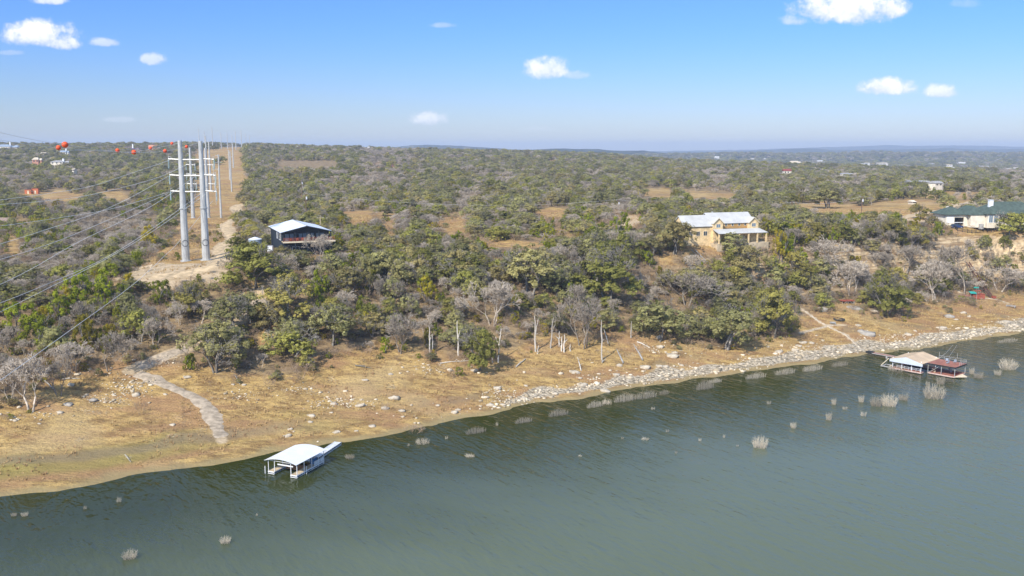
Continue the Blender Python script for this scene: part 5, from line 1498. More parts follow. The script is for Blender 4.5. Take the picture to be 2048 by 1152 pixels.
# ------------------------------------------------------------------ vehicles
def car(px_, py_, rz, paint, lab, L=4.8, W=1.9, H=1.75):
    q = hit(px_, py_)
    e_ = empty("parked_car", (q.x, q.y, q.z + .02), rz, lab, "car")
    sec = [(-L/2, .45, .75), (-L/2 + .1, .35, 1.02), (-L/2 + .5, .3, 1.08), (-L/2 + 1.3, .3, 1.12), (L/2 - 1.2, .3, 1.15), (L/2 - .1, .3, 1.12), (L/2, .45, .9)]
    vs_ = []; 
    for x_, za, zb_ in sec:
        for yy_, zz_ in ((-W/2, za), (-W/2 * 1.0, zb_ * .75), (-W/2 * .93, zb_), (W/2 * .93, zb_), (W/2, zb_ * .75), (W/2, za)): vs_.append((x_, yy_, zz_))
    fs_ = [(i*6+k, (i+1)*6+k, (i+1)*6+(k+1) % 6, i*6+(k+1) % 6) for i in range(len(sec)-1) for k in range(6)] + [(0,1,2,3,4,5), tuple(len(sec)*6 - 6 + k for k in (5,4,3,2,1,0))]
    MB().add(vs_, fs_).build("body", paint, e_)
    a, b_, c_, d_ = -L/2 + 1.25, -L/2 + 1.95, L/2 - .75, L/2 - .2
    wt = W/2 * .9; wr = W/2 * .76
    g = MB().add([(a,-wt,1.1),(d_,-wt,1.12),(d_,wt,1.12),(a,wt,1.1),(b_,-wr,H-.06),(c_,-wr,H-.06),(c_,wr,H-.06),(b_,wr,H-.06)], [(0,1,5,4),(1,2,6,5),(2,3,7,6),(3,0,4,7),(4,5,6,7)])
    g.build("window_band", DKGLASS, e_)
    MB().box(b_ - .05, c_ + .05, -wr - .02, wr + .02, H - .07, H).build("roof", paint, e_)
    for sx in (-L/2 + .9, L/2 - .9):
        for sy in (-1, 1):
            w_ = MB().tube((sx, sy * (W/2 - .24), .36), (sx, sy * (W/2 + .01), .36), .36, .36, 18).build("wheel", TYRE, e_)
            MB().tube((sx, sy * (W/2 + .01), .36), (sx, sy * (W/2 + .03), .36), .2, .2, 12).build("rim", STEEL, w_)
    for sy in (-1, 1):
        MB().box(-L/2 - .02, -L/2 + .06, sy * .75 - .2, sy * .75 + .2, .72, .9).build("headlight", WHITE, e_)
        MB().box(L/2 - .06, L/2 + .02, sy * .8 - .1, sy * .8 + .1, .75, 1.05).build("tail_light", CEDAR, e_)
    return e_
cc_ = car(1905, 446, R(186), CARB, "blue sport utility vehicle parked before the open garage", 5.0, 2.0, 1.85); cc_.location = (e.location.x + 3.2, GY0 - 3.4, gz(e.location.x + 3.2, GY0 - 3.4) + .05)
bzl = e.location.z
car(1802, 443, R(195), CARD, "dark grey car parked on the pale driveway", 4.8, 1.9, 1.6)
q = hit(22, 452); car(22, 450, R(10), CARD, "dark car parked beside the house at the left edge", 4.6, 1.9, 1.5)

# ------------------------------------------------------------------ far houses
def farhouse(px_, py_, wpx, hpx, wall_, roof_, lab, Y=None, hipr=False, rz=0.0, wing=True, chim=False, name="far_house"):
    Y_ = Y if Y else hit(px_, py_ + hpx * .3).y
    p_ = at(px_, py_, Y_); m = Y_ / F; W_ = wpx * m; H_ = hpx * m
    e_ = empty(name, tuple(p_), rz, lab, "house")
    D_ = max(6, W_ * .55); hw_ = H_ * .55
    gz0 = min(-H_ * .6, gz(p_.x, p_.y) - p_.z if Y_ < 2600 else -H_ * .5)
    b_ = MB().box(-W_/2, W_/2 * (.45 if wing else 1), 0, D_, gz0, hw_)
    if wing: b_.box(W_/2 * .45 + .002, W_/2, D_ * .25, D_ * .9, gz0, hw_ * .8)
    b_.build("wall", wall_, e_)
    mb_ = MB()
    def rf(x0, x1, y0, y1, ze, zr, ins):
        ym = (y0 + y1) / 2; mb_.add([(x0,y0,ze),(x1,y0,ze),(x1,y1,ze),(x0,y1,ze),(x0+ins,ym,zr),(x1-ins,ym,zr)], [(0,1,5,4),(1,2,5),(2,3,4,5),(3,0,4),(3,2,1,0)])
    rf(-W_/2 - .5, W_/2 * (.45 if wing else 1) + .5, -.5, D_ + .5, hw_ + .01, H_, (W_ * .22 if hipr else .2))
    if wing: rf(W_/2 * .45 - .3, W_/2 + .5, D_ * .2, D_ * .95, hw_ * .8 + .01, H_ * .85, (W_ * .1 if hipr else .2))
    mb_.build("roof", roof_, e_)
    if Y_ < 2600:
        n_ = max(2, int(W_ / 5))
        for k in range(n_):
            x_ = -W_/2 + (k + .4) * W_ * .72 / n_
            MB().box(x_, x_ + 1.4, -.06, 0, hw_ * .25, hw_ * .75).build("window", DKGLASS, e_)
    if chim: MB().box(W_ * .1, W_ * .1 + 1.6, D_ * .4, D_ * .4 + 1.4, H_ * .6, H_ * 1.5).build("chimney", WHITE, e_)
    return e_
FARW = simple("far_white_wall", (.62,.60,.56), .8)
BLUER = simple("blue_grey_roof", (.30,.36,.44), .6); PURP = simple("purple_brown_roof", (.17,.11,.15), .7); GREYR = simple("grey_roof", (.36,.35,.34), .7)
BROWNR = simple("brown_shingle_roof", (.30,.22,.17), .8); SALM = simple("salmon_brick", (.50,.25,.17), .9); BRICKR = simple("red_brick", (.42,.17,.11), .9); CREAMR = simple("cream_tile_roof", (.58,.50,.38), .8)
farhouse(10, 299, 44, 10, STUCCOP, BLUER, "blue grey roofed house on the ridge at the far left", 1500, True, chim=True)
farhouse(128, 308, 15, 7, STUCCOP, BLUER, "tiny grey roofed house with a chimney under the marker balls", 1250, chim=True)
farhouse(86, 308, 10, 3, STUCCOP, CREAMR, "tiny cream roofed house left of the grey roofed one", 1250, wing=False)
farhouse(103, 303, 8, 3, STUCCOP, BLUER, "tiny pale roof high on the left ridge", 1350, wing=False)
farhouse(73, 325, 17, 10, SALM, CREAMR, "orange fronted house with a cream roof on the left hillside", 1000, True)
farhouse(118, 328, 34, 7, STUCCOP, GREYR, "long pale grey roofed house on the left hillside", 1000, True, chim=True)
farhouse(146, 342, 4, 5, STUCCOP, CREAMR, "tiny white tower among the left woods", 880, wing=False)
farhouse(258, 305, 36, 11, STUCCOP, PURP, "purple roofed house behind an orange marker ball", 1400, True, chim=True)
farhouse(305, 298, 17, 8, SALM, SALM, "salmon coloured house on the left ridge", 1450, wing=False)
farhouse(281, 309, 10, 3, STUCCOP, CREAMR, "tiny cream roof below the purple roofed house", 1300, wing=False)
farhouse(252, 370, 38, 10, STUCCOP, BROWNR, "cream barn with a brown shingle roof left of the poles", None, wing=False, rz=R(-14))
farhouse(4, 450, 24, 14, STUCCOP, BROWNR, "cut off cream house with a brown roof at the left edge", None, wing=False)
farhouse(642, 324, 54, 12, STUCCOP, simple("teal_roof", (.10,.20,.19), .7), "teal roofed house above the black house", 1300, True)
farhouse(592, 303, 12, 7, WHITE, WHITE, "small white house on the skyline right of the corridor", 1600, chim=True)
farhouse(695, 326, 22, 6, STUCCOP, CREAMR, "cream house right of the teal roofed one", 1280)
farhouse(769, 334, 46, 6, BRICKR, BRICKR, "long red brick building on the plateau", 1050, wing=False)
farhouse(862, 319, 30, 9, STUCCOP, CREAMR, "cream house with a wide pale roof in the middle distance", 1500, True)
farhouse(896, 319, 6, 4, WHITE, CREAMR, "tiny pale house right of the wide cream house", 1500, wing=False)
farhouse(955, 324, 12, 8, STUCCOP, CREAMR, "small steep cream house in the middle distance", 1400, wing=False)
farhouse(871, 331, 3, 9, WHITE, WHITE, "thin white post like tower in the middle woods", 1250, wing=False)
farhouse(1108, 324, 24, 6, STUCCOP, TERRA, "orange tiled house in the middle distance", 1450, True, chim=True)
farhouse(1136, 325, 7, 3, SALM, CREAMR, "tiny salmon house beside the orange tiled one", 1450, wing=False)
farhouse(1163, 337, 22, 5, STUCCOP, GREYR, "grey roofed house among the middle woods", 1150)
farhouse(737, 297.5, 3, 4, WHITE, WHITE, "tiny white tower on the skyline left of the blue hill", 1750, wing=False)
farhouse(1575, 347, 15, 9, STUCCOP, simple("dark_red_roof", (.24,.06,.05), .8), "house with a dark red roof right of the middle", 1050, wing=False)
farhouse(1592, 330, 20, 8, WHITE, CREAMR, "white villa on the far edge of the plateau", 1650)
farhouse(1621, 330.5, 4, 3, WHITE, WHITE, "tiny white box right of the white villa", 1650, wing=False)
farhouse(1695, 350, 22, 4, STUCCOP, GREYR, "long low pale house in the right woods", 1000)
farhouse(1880, 372, 28, 10, STUCCOP, GREYR, "pale house with angled grey roofs in the right woods", 700, rz=R(25))
farhouse(1842, 367, 44, 6, STUCCOP, GREYR, "wide low grey roof left of the pale angled house", 740)
farhouse(1935, 370, 22, 5, STUCCOP, GREYR, "low grey roofed house right of the pale angled house", 740)
farhouse(1545, 408, 14, 6, WHITE, ROOFW, "small white metal shed behind the stone house", 480, wing=False)
farhouse(1828, 407, 6, 6, STUCCOP, STUCCOP, "pale stone gate pillar behind the driveway", 520, wing=False, name="gate_pillar")
for n_, (a, b_, w_, h_, Y_) in enumerate([(1766,327.5,26,5,2500),(1735,326.5,12,3,2500),(1728,327,18,2,2500),(1900,331,14,5,2500),(1925,327,17,6,3000),(1912,336,24,4,2300),(2020,337,14,3,2300),(1735,317,6,4,4200),
        (1434,316,12,7,3800),(1505,317,9,3,3900),(1530,317,6,3,3900),(1418,321,14,2,3600),(1680,318,20,2,4000),(1355,314,8,2,4200),(1865,327,14,2,3000),(2032,335,10,3,2400),(1640,321,14,3,3300),(1970,332,22,2,2700)]):
    farhouse(a, b_ + 1, w_ * .75, h_ * .6, FARW, FARW if n_ % 3 else CREAMR, ["bright white far building on the blue plain at the right", "small far white building on the blue plain"][n_ > 0], Y_, wing=False, name="far_building")['group'] = "far white buildings on the blue plain"
for n_ in range(26):
    a = random.uniform(1040, 1290); b_ = np.interp(a, [1040, 1090, 1290], [304, 300, 305]) + random.uniform(0, 4)
    o = farhouse(a, b_ + .6, random.uniform(2, 4), random.uniform(1.2, 2), WHITE, CREAMR, "tiny pale house on the blue hill in the middle", 5000, wing=False, name="far_building")
    o['group'] = "tiny houses on the blue hill"
q = hit(55, 387)
for a, wv, lab in ((56, 12, "rusty orange container on the dry clearing at the left"), (70, 12, "tall orange container with a pale door at the left")):
    Yc = hit(a, 388).y; q = at(a, 388, Yc); m = Yc / F
    e_ = empty("container_hut", (q.x, Yc, gz(q.x, Yc)), R(8), lab, "container")
    MB().box(-wv * m / 2, wv * m / 2, 0, 3, 0, 9 * m * (1 if a < 60 else 1.25)).build("body", simple("rusty_orange_paint", (.56,.17,.07), .8, 0, .2), e_)
    MB().box(-.4, .8, -.06, 0, .1, 2.4).build("door", TRIM, e_)
    MB().box(-wv * m / 2 - .15, wv * m / 2 + .15, -.2, 3.1, 9 * m * (1 if a < 60 else 1.25), 9 * m * (1 if a < 60 else 1.25) + .12).build("lid", RUST, e_)

# ------------------------------------------------------------------ first boat dock (white arched roof)
def wpt(px_, py_, z_):
    u, a, b_ = ray(px_, py_); s_ = (z_ - CAMZ) / b_
    return Vector((u * s_, a * s_, z_))
A = wpt(537, 943, .35); B = wpt(583, 951, .35); Cx = wpt(637, 922, .35)
ax = (B - A); ax.z = 0; wd = ax.length; fx = ax.normalized(); lx = (Cx - B); lx.z = 0; ln = lx.length
ly = Vector((-fx.y, fx.x, 0))
print("dock", A, B, Cx, wd, ln, math.degrees(math.atan2(fx.y, fx.x)), math.degrees(math.atan2(lx.y, lx.x)))
dl = math.atan2(lx.y, lx.x) - R(90)
e = empty("boat_dock", (A.x, A.y, 0), dl, "floating boat dock with a white arched metal roof near the left bank", "boat dock")
inv = Matrix.Rotation(-dl, 4, 'Z')
Bl = inv @ (B - A); print("Bl", Bl)
W_ = Bl.x + 1.2; L_ = max(ln, 7.5); sk = Bl.y
fw = 1.35
def finger(x0, y0, L, par, deckm=PINE, edge=WHITE, fw=fw):
    d_ = MB().box(x0, x0 + fw, y0, y0 + L, .42, .52).build("walkway", deckm, par)
    f_ = MB().box(x0 - .05, x0, y0 - .05, y0 + L, .3, .5).box(x0 + fw, x0 + fw + .05, y0 - .05, y0 + L, .3, .5).box(x0 - .05, x0 + fw + .05, y0 - .1, y0 - .05, .3, .5)
    f_.box(x0 - .05, x0 + fw + .05, y0 - .1, y0, .0, .08).box(x0 - .03, x0, y0, y0 + L, .02, .08).box(x0 + fw, x0 + fw + .03, y0, y0 + L, .02, .08)
    n_ = int(L / 1.6)
    for k in range(n_ + 1):
        y_ = y0 + (L - .06) * k / n_
        for x_ in (x0 - .03, x0 + fw - .02): f_.box(x_, x_ + .05, y_, y_ + .06, .08, .3)
    f_.build("frame", edge, par)
    g_ = MB()
    for k in range(n_): g_.box(x0 + .06, x0 + fw - .06, y0 + .1 + L * k / n_, y0 + L * (k + 1) / n_ - .12, -.25, .29)
    g_.build("float", FLOATM, par)
finger(0, 0, L_, e); finger(W_ - fw, sk, L_ + (0 - sk) * 0, e)
MB().box(fw + .06, W_ - fw - .06, L_ - 1.6, L_ - .05, .425, .515).build("rear_walkway", PINE, e)
# posts
RZ = 2.75; x0r, x1r = -.5, W_ + .35; y0r, y1r = -.55, L_ + .3
def roofz(x_): 
    t = (x_ - x0r) / (x1r - x0r); return RZ + .62 * (1 - (2 * t - 1) ** 2)
for (x_, y_) in [(-.02, .1), (-.02, L_ * .5), (-.02, L_ - .1), (W_ + .03, sk + .1), (W_ + .03, sk + L_ * .27), (W_ + .03, sk + L_ * .55), (W_ + .03, sk + L_ * .8), (W_ + .03, L_ - .1), (fw + .02, .15), (W_ - fw - .05, sk + .15)]:
    MB().box(x_ - .05, x_ + .05, y_ - .05, y_ + .05, .3 if x_ < W_ else .0, roofz(x_) - .06).build("post", WHITE, e)
n_ = 14; vs_ = []
for k in range(n_ + 1):
    x_ = x0r + (x1r - x0r) * k / n_; z_ = roofz(x_); o_ = (x_ / W_) * sk
    vs_ += [(x_, y0r + o_, z_), (x_, y1r, z_), (x_, y1r, z_ - .05), (x_, y0r + o_, z_ - .05)]
fs_ = [(i*4+k, i*4+(k+1) % 4, (i+1)*4+(k+1) % 4, (i+1)*4+k) for i in range(n_) for k in range(4)] + [(0,1,2,3), (n_*4+3, n_*4+2, n_*4+1, n_*4)]
MB().add(vs_, fs_).build("roof", simple("white_dock_roof", (.84,.85,.86), .4, .1, .04, .5, .4, ribs=(1, .45)), e)
tb_ = MB()
for y_ in (.1, L_ * .33, L_ * .66, L_ - .1):
    pts = [(x0r + (x1r - x0r) * k / 10, y_ + sk * ((x0r + (x1r - x0r) * k / 10) / W_) * (1 - y_ / L_), roofz(x0r + (x1r - x0r) * k / 10) - .1) for k in range(11)]
    tb_.path(pts, .04, 4); tb_.beam((x0r + .5, y_, RZ - .1), (x1r - .4, y_ + sk * (1 - y_ / L_), RZ - .1), .06, .06)
tb_.build("truss", WHITE, e)
lf = MB(); lf.beam((fw + .1, .9, 1.75), (W_ - fw - .1, .9 + sk * .9, 1.75), .16, .2); lf.beam((fw + .1, L_ * .6, 1.75), (W_ - fw - .1, L_ * .6, 1.75), .16, .2); lf.build("boat_lift", WHITE, e)
MB().box(fw + .4, W_ - fw - .4, L_ * .35, L_ * .62, .2, .34).build("lift_cradle", simple("orange_brown_wood", (.42,.19,.07), .8), e)
rl = MB(); rl.box(W_ - .02, W_ + .04, L_ * .62, L_, 1.35, 1.42); rl.box(W_ - .02, W_ + .02, L_ * .62, L_, .6, 1.35); rl.build("side_panel", simple("white_mesh_panel", (.66,.66,.64), .7), e)
sh = empty("storage_locker", tuple(e.matrix_basis @ Vector((W_ - fw - .1, L_ - 2.6, .53))), dl, "blue storage locker on the white roofed dock", "locker")
MB().box(0, .9, 0, 1.1, 0, 1.25).build("body", BLUE, sh); MB().box(-.03, .93, -.03, 1.13, 1.25, 1.33).build("lid", WHITE, sh)
MB().box(fw + .5, W_ - fw - .35, L_ - 1.4, L_ - .5, .53, 1.5).build("white_box", WHITE, e)
for (x_, y_) in ((-.55, -.3), (W_ + .35, sk + L_ * .3)):
    MB().tube((x_, y_, -.4), (x_, y_, 1.5), .07, .07, 8).build("mooring_pile", WHITE, e)
G0 = wpt(634, 912, .5); G1 = wpt(676, 882.5, .7)
gd = (G1 - G0); gl = gd.length
ge = empty("gangway", tuple(G0), math.atan2(gd.y, gd.x) - R(90), "long white gangway joining the white roofed dock to the bank", "gangway")
MB().box(-.7, .7, -.6, gl, -.06, .04).build("deck", simple("pale_grey_deck", (.62,.64,.66), .8), ge)
tr_ = MB()
for s_ in (-.72, .72):
    tr_.box(s_ - .04, s_ + .04, -.6, gl, -.02, .1).box(s_ - .04, s_ + .04, -.6, gl, -.5, -.42)
    k = 0
    while k * .9 < gl:
        tr_.beam((s_, k * .9, -.46), (s_, k * .9 + .45, 0), .05, .05); tr_.beam((s_, k * .9 + .45, 0), (s_, min(gl, k * .9 + .9), -.46), .05, .05); k += 1
tr_.build("truss", WHITE, ge)

# ------------------------------------------------------------------ second boat dock (tan roof, red decks)
# corners of the tan gable roof and decks, in a local frame: x along the eave seen at the front, y away
A = wpt(1784, 735, .5); B = wpt(1842, 745.5, .5); D2 = wpt(1900, 737, .5)
vx = (B - A); vx.z = 0; th = math.atan2(vx.y, vx.x); wd = vx.length
print("dock2", A, B, D2, wd, math.degrees(th), (D2 - B))
e = empty("boat_dock", (A.x, A.y, 0), th, "two level boat dock with a tan roof and red decks at the right shore", "boat dock")
inv = Matrix.Rotation(-th, 4, 'Z')
def L2(px_, py_, z_): return inv @ (wpt(px_, py_, z_) - Vector((A.x, A.y, 0)))
r1_, r2_, r3_ = L2(1785, 709, 3.3), L2(1842, 721.5, 3.3), L2(1868, 716, 3.3)
print("roof corners", r1_, r2_, r3_, "upper deck", L2(1848,711,3.0), L2(1868,717,3.0), L2(1896,713,3.0), L2(1880,706,3.0), "lower", L2(1850,734,.5), L2(1866,741,.5), L2(1898,734,.5), L2(1885,728,.5))
WX_ = wd
dep = 9.5
# front red walkway, back and side walkways round the slip
def deck(x0, x1, y0, y1, name="red_deck"):
    MB().box(x0, x1, y0, y1, .42, .55).build(name, REDDECK, e)
    MB().box(x0 - .05, x1 + .05, y0 - .06, y0, .2, .5).box(x0 - .05, x0, y0, y1, .2, .5).box(x1, x1 + .05, y0, y1, .2, .5).build("deck_edge", simple("pale_pink_edge", (.60,.45,.38), .8), e)
    g_ = MB(); k = x0 + .15
    while k < x1 - .4: g_.box(k, min(k + 1.5, x1 - .1), y0 + .05, y1 - .05, -.3, .41); k += 1.7
    g_.build("float", FLOATM, e)
deck(-.3, WX_, 0, 1.5, "front_deck"); deck(-.3, WX_, dep - 1.6, dep, "back_deck"); deck(-.35, 1.1, 1.56, dep - 1.66, "side_deck")
deck(WX_ + .9, WX_ + 8.2, 2.2, 8.8, "sun_deck")
MB().box(WX_ - .0, WX_ + .9, dep - 1.6, dep - .1, .42, .54).build("link_deck", REDDECK, e)
RZ2 = 3.2
for x_ in (.1, WX_ * .33, WX_ * .66, WX_ - .15):
    for y_ in (.15, dep - .2):
        MB().box(x_ - .07, x_ + .07, y_ - .07, y_ + .07, .5, RZ2 + .4).build("post", WHITE, e)
# gable roof, ridge runs away from the viewer
gr_ = MB(); ov = .55; xm = WX_ / 2; zr_ = RZ2 + 1.15
for s_ in (-1, 1):
    xe = xm + s_ * (WX_ / 2 + ov)
    gr_.slab([(xm, -ov, zr_), (xe, -ov, RZ2 - .05), (xe, dep + ov, RZ2 - .05), (xm, dep + ov, zr_)][::s_], (1.2 * s_, 0, WX_ / 2 + ov), .08)
gr_.build("roof", TANR, e)
MB().add([(-ov, -ov - .03, RZ2 - .15), (xm, -ov - .03, zr_ - .1), (WX_ + ov, -ov - .03, RZ2 - .15), (WX_ + ov, -ov - .03, RZ2 - .85), (-ov, -ov - .03, RZ2 - .85),
          (-ov, -ov + .05, RZ2 - .15), (xm, -ov + .05, zr_ - .1), (WX_ + ov, -ov + .05, RZ2 - .15), (WX_ + ov, -ov + .05, RZ2 - .85), (-ov, -ov + .05, RZ2 - .85)],
         [(0,1,2,3,4), (9,8,7,6,5), (0,5,6,1), (1,6,7,2), (2,7,8,3), (3,8,9,4), (4,9,5,0)]).build("gable_panel", simple("pale_blue_metal", (.62,.68,.76), .5, .05, .05, .5, ribs=(0, .35)), e)
rl = MB()
for z_ in (1.0, 1.4): rl.box(1.2, WX_ - .1, .1, .16, z_, z_ + .05)
x_ = 1.3
while x_ < WX_: rl.box(x_, x_ + .05, .1, .16, .55, 1.4); x_ += 1.1
rl.build("front_rail", WHITE, e)
MB().box(WX_ * .35, WX_ * .7, 3.2, 6.0, .7, 1.2).box(WX_ * .4, WX_ * .65, 3.6, 5.4, 1.2, 1.7).build("lift_cradle", BLACKM, e)
# upper sun deck on posts
ux0, ux1, uy0, uy1 = WX_ + .7, WX_ + 8.4, 2.0, 9.2
MB().box(ux0, ux1, uy0, uy1, 3.0, 3.18).build("upper_deck", REDDECK, e)
MB().box(ux0, ux1, uy0 - .06, uy0, 2.8, 3.16).box(ux1, ux1 + .06, uy0, uy1, 2.8, 3.16).build("upper_deck_edge", BLACKM, e)
for x_ in (ux0 + .2, (ux0 + ux1) / 2, ux1 - .2):
    for y_ in (uy0 + .2, uy1 - .3):
        MB().box(x_ - .06, x_ + .06, y_ - .06, y_ + .06, .5, 3.0).build("deck_post", STEEL, e)
ur = MB()
for z_ in (3.7, 4.2):
    ur.box(ux0, ux1, uy1 - .08, uy1 - .03, z_, z_ + .05); ur.box(ux1 - .08, ux1 - .03, uy0 + 2.5, uy1, z_, z_ + .05)
x_ = ux0
while x_ <= ux1: ur.box(x_, x_ + .06, uy1 - .08, uy1 - .02, 3.18, 4.25); x_ += 1.5
y_ = uy0 + 2.5
while y_ < uy1: ur.box(ux1 - .08, ux1 - .02, y_, y_ + .06, 3.18, 4.25); y_ += 1.4
ur.beam((ux0, uy1 - .05, 3.2), (ux0 + 1.5, uy1 - .05, 5.0), .05, .05); ur.box(ux0, ux0 + .06, uy1 - .08, uy1 - .02, 4.25, 5.2); ur.box(ux0 + 5, ux0 + 5.06, uy1 - .08, uy1 - .02, 4.25, 5.6)
ur.build("upper_rail", STEEL, e)
MB().beam((ux0 + .4, uy0 + .5, .5), (ux0 + 3.6, uy0 + .9, 3.0), .8, .08).build("stair", STEEL, e)
for k, (x_, y_) in enumerate(((ux0 + 3.2, uy1 - 2.2), (ux0 + 5.2, uy1 - 2.0), (ux0 + 4.4, uy0 + 2.6))):
    c_ = empty("deck_chair", tuple(e.matrix_basis @ Vector((x_, y_, 3.2))), th + R(200 + k * 30), ["blue grey chair by the back rail of the upper deck", "second blue grey chair by the back rail of the upper deck", "lone chair near the front of the upper deck"][k], "chair", "chairs on the upper deck")
    MB().box(-.35, .35, -.3, .3, .35, .43).build("seat", TANKM, c_); MB().box(-.35, .35, .28, .36, .43, 1.05).build("backrest", TANKM, c_)
    for sx in (-.3, .3):
        for sy in (-.25, .25): MB().box(sx - .03, sx + .03, sy - .03, sy + .03, 0, .35).build("leg", STEEL, c_)
# swim platform with grey arms at the left
MB().box(-3.6, -.4, .2, .9, .25, .4).box(-3.6, -3.1, .9, 3.6, .25, .4).box(-3.0, -.4, 3.1, 3.6, .25, .4).build("swim_platform", GREYW, e)
MB().beam((-3.5, .6, .5), (-2.6, 3.2, 2.3), .14, .14).beam((-.9, .4, .5), (.3, 3.0, 2.2), .14, .14).build("stiff_arm", TRIM, e)
MB().add([(8.2+WX_,2.4,.3),(WX_+10.4,5.0,.3),(WX_+8.2,7.2,.3),(8.2+WX_,2.4,.52),(WX_+10.4,5.0,.52),(WX_+8.2,7.2,.52)], [(0,1,2),(5,4,3),(0,3,4,1),(1,4,5,2),(2,5,3,0)]).build("end_deck", TRIM, e)
MB().beam((WX_ + 5.6, 6.5, .5), (WX_ + 3.5, 8.5, 2.0), .5, .06).build("boarding_ladder", STEEL, e)
MB().tube((WX_ + 2.2, 3.4, .5), (WX_ + 2.2, 3.4, 1.2), .35, .35, 10).build("side_table", PINE, e)
MB().box(WX_ + 6.0, WX_ + 7.4, 5.0, 7.8, .56, .85).build("lounger_pad", CEDAR, e)
G0 = wpt(1806, 717, .9); G1 = wpt(1744, 704.5, 1.0)
for (a, b_, la) in ((G0, G1, "long red gangway joining the tan roofed dock to the rubble shore"),):
    gd = b_ - a; ge = empty("gangway", tuple(a), math.atan2(gd.y, gd.x) - R(90), la, "gangway"); gl = gd.length
    MB().box(-.75, .75, 0, gl, -.08, .02).build("deck", REDDECK, ge)
    tr_ = MB()
    for s_ in (-.78, .78): tr_.box(s_ - .04, s_ + .04, 0, gl, -.1, .12)
    tr_.box(-.8, .8, gl * .45, gl * .5, -.8, -.1); tr_.build("side_rail", GREYW, ge)
    MB().box(-.9, .9, gl - .4, gl + 1.6, -.25, .3).build("shore_anchor", BLACKM, ge)
for k, (a, b_) in enumerate((((1886, 713, 3.2), (1906, 690, 1.0)), ((1898, 714, 3.0), (1914, 690, 1.0)))):
    tag(MB().tube(wpt(*a), wpt(*b_), .05, .05, 5).build("mooring_strut", GREYW), ["left slanting mooring strut behind the tan roofed dock", "right slanting mooring strut behind the tan roofed dock"][k], "strut")

# ------------------------------------------------------------------ shore furniture at the right
q = hit(1693, 606); e = empty("wooden_deck", (q.x, q.y, q.z), R(8), "small raised deck of reddish boards under the bare trees", "deck")
MB().box(-2.4, 2.4, -1.4, 1.4, .85, 1.05).build("platform", CEDAR, e)
for a in (-2.2, 0, 2.2):
    for b_ in (-1.2, 1.2): MB().box(a - .08, a + .08, b_ - .08, b_ + .08, -.8, .85).build("leg", GREYW, e)
MB().beam((-1.9, -1.3, -.2), (-.4, -1.3, .85), .1, .1).beam((1.9, -1.3, -.2), (.4, -1.3, .85), .1, .1).build("brace", GREYW, e)
q = hit(1678, 640); e = empty("fire_pit", (q.x, q.y, q.z + .05), 0, "round black fire pit ring on the dry grass", "fire pit")
m_ = MB()
for k in range(14):
    t = 2 * math.pi * k / 14; t2 = t + 2 * math.pi / 14 * .86
    m_.add([(math.cos(t)*1.9, math.sin(t)*1.9, 0), (math.cos(t2)*1.9, math.sin(t2)*1.9, 0), (math.cos(t2)*1.35, math.sin(t2)*1.35, 0), (math.cos(t)*1.35, math.sin(t)*1.35, 0),
            (math.cos(t)*1.9, math.sin(t)*1.9, .4), (math.cos(t2)*1.9, math.sin(t2)*1.9, .4), (math.cos(t2)*1.35, math.sin(t2)*1.35, .4), (math.cos(t)*1.35, math.sin(t)*1.35, .4)], [(0,3,2,1),(4,5,6,7),(0,1,5,4),(1,2,6,5),(2,3,7,6),(3,0,4,7)])
m_.build("stone_ring", simple("sooty_stone", (.07,.065,.06), .95, 0, .3, 2), e); MB().tube((0, 0, -.2), (0, 0, .08), 1.3, 1.3, 18).build("ash_bed", BLACKM, e)
q = hit(1666, 649); e = empty("bench", (q.x, q.y, q.z), R(-6), "plain grey bench on the grass before the fire pit", "bench")
MB().box(-.95, .95, -.28, .28, .42, .5).build("seat", GREYW, e)
for a in (-.75, .75): MB().box(a - .06, a + .06, -.22, .22, -.1, .42).build("leg", GREYW, e)
MB().box(-.95, .95, .28, .34, .5, .9).build("backrest", GREYW, e)
q = hit(1945, 598); e = empty("red_platform", (q.x, q.y, q.z), R(-4), "red boat house platform with a teal canopy at the foot of the rails", "platform")
m = q.y / F
MB().box(-4.3, 0, -.4, 2.4, 1.1, 1.3).build("ramp_deck", REDDECK, e)
MB().box(-.2, 4.2, -.8, 2.6, .2, 1.9).box(-.35, 4.3, -.95, 2.7, 1.9, 2.05).build("red_box", CEDAR, e)
MB().box(-1.5, -.2, -.5, .5, .1, 1.0).build("opening_shade", BLACKM, e)  # solid black box, the shade under the ramp put into its colour
for a in (-4.1, -2.4): MB().box(a - .08, a + .08, -.3, -.14, -.6, 1.1).build("leg", GREYW, e)
MB().slab([(-1.4, -1.4, 2.4), (1.0, -1.4, 2.3), (1.0, .8, 2.8), (-1.4, .8, 2.9)], (0, -.2, 1), .1).build("canopy", TEAL, e)
for a in (-1.3, .9):
    MB().tube((a, -1.3, -.2), (a, -1.3, 2.35), .05, .05, 6).build("canopy_post", STEEL, e)
for a in (1.6, 2.3): MB().tube((a, .6, 1.9), (a, .6, 4.4), .05, .05, 6).build("mast", GREYW, e)
MB().box(.6, 3.2, .4, .6, 3.0, 3.35).build("red_board", CEDAR, e)
MB().box(.8, 2.6, 1.4, 1.5, 4.0, 4.5).build("green_board", TEAL, e)
T0_, T1_ = hit(1988, 598), at(1938, 524, hit(1988, 598).y + 26)
e = empty("inclined_rail_track", tuple(T0_), 0, "two dark rust brown rails climbing steeply up the bluff beside the red platform", "rail track")
for k in (0, 1):
    off = Vector((-1.15 + k * 1.15, -k * .1, 0))
    MB().beam(off + Vector((0, 0, .1)), T1_ - T0_ + off, .28, .34).build("rail", RUST, e)
sl_ = MB()
for k in range(1, 16):
    c_ = (T1_ - T0_) * (k / 16); sl_.beam(c_ + Vector((-1.15, 0, .0)), c_ + Vector((0, -.1, .0)), .12, .12)
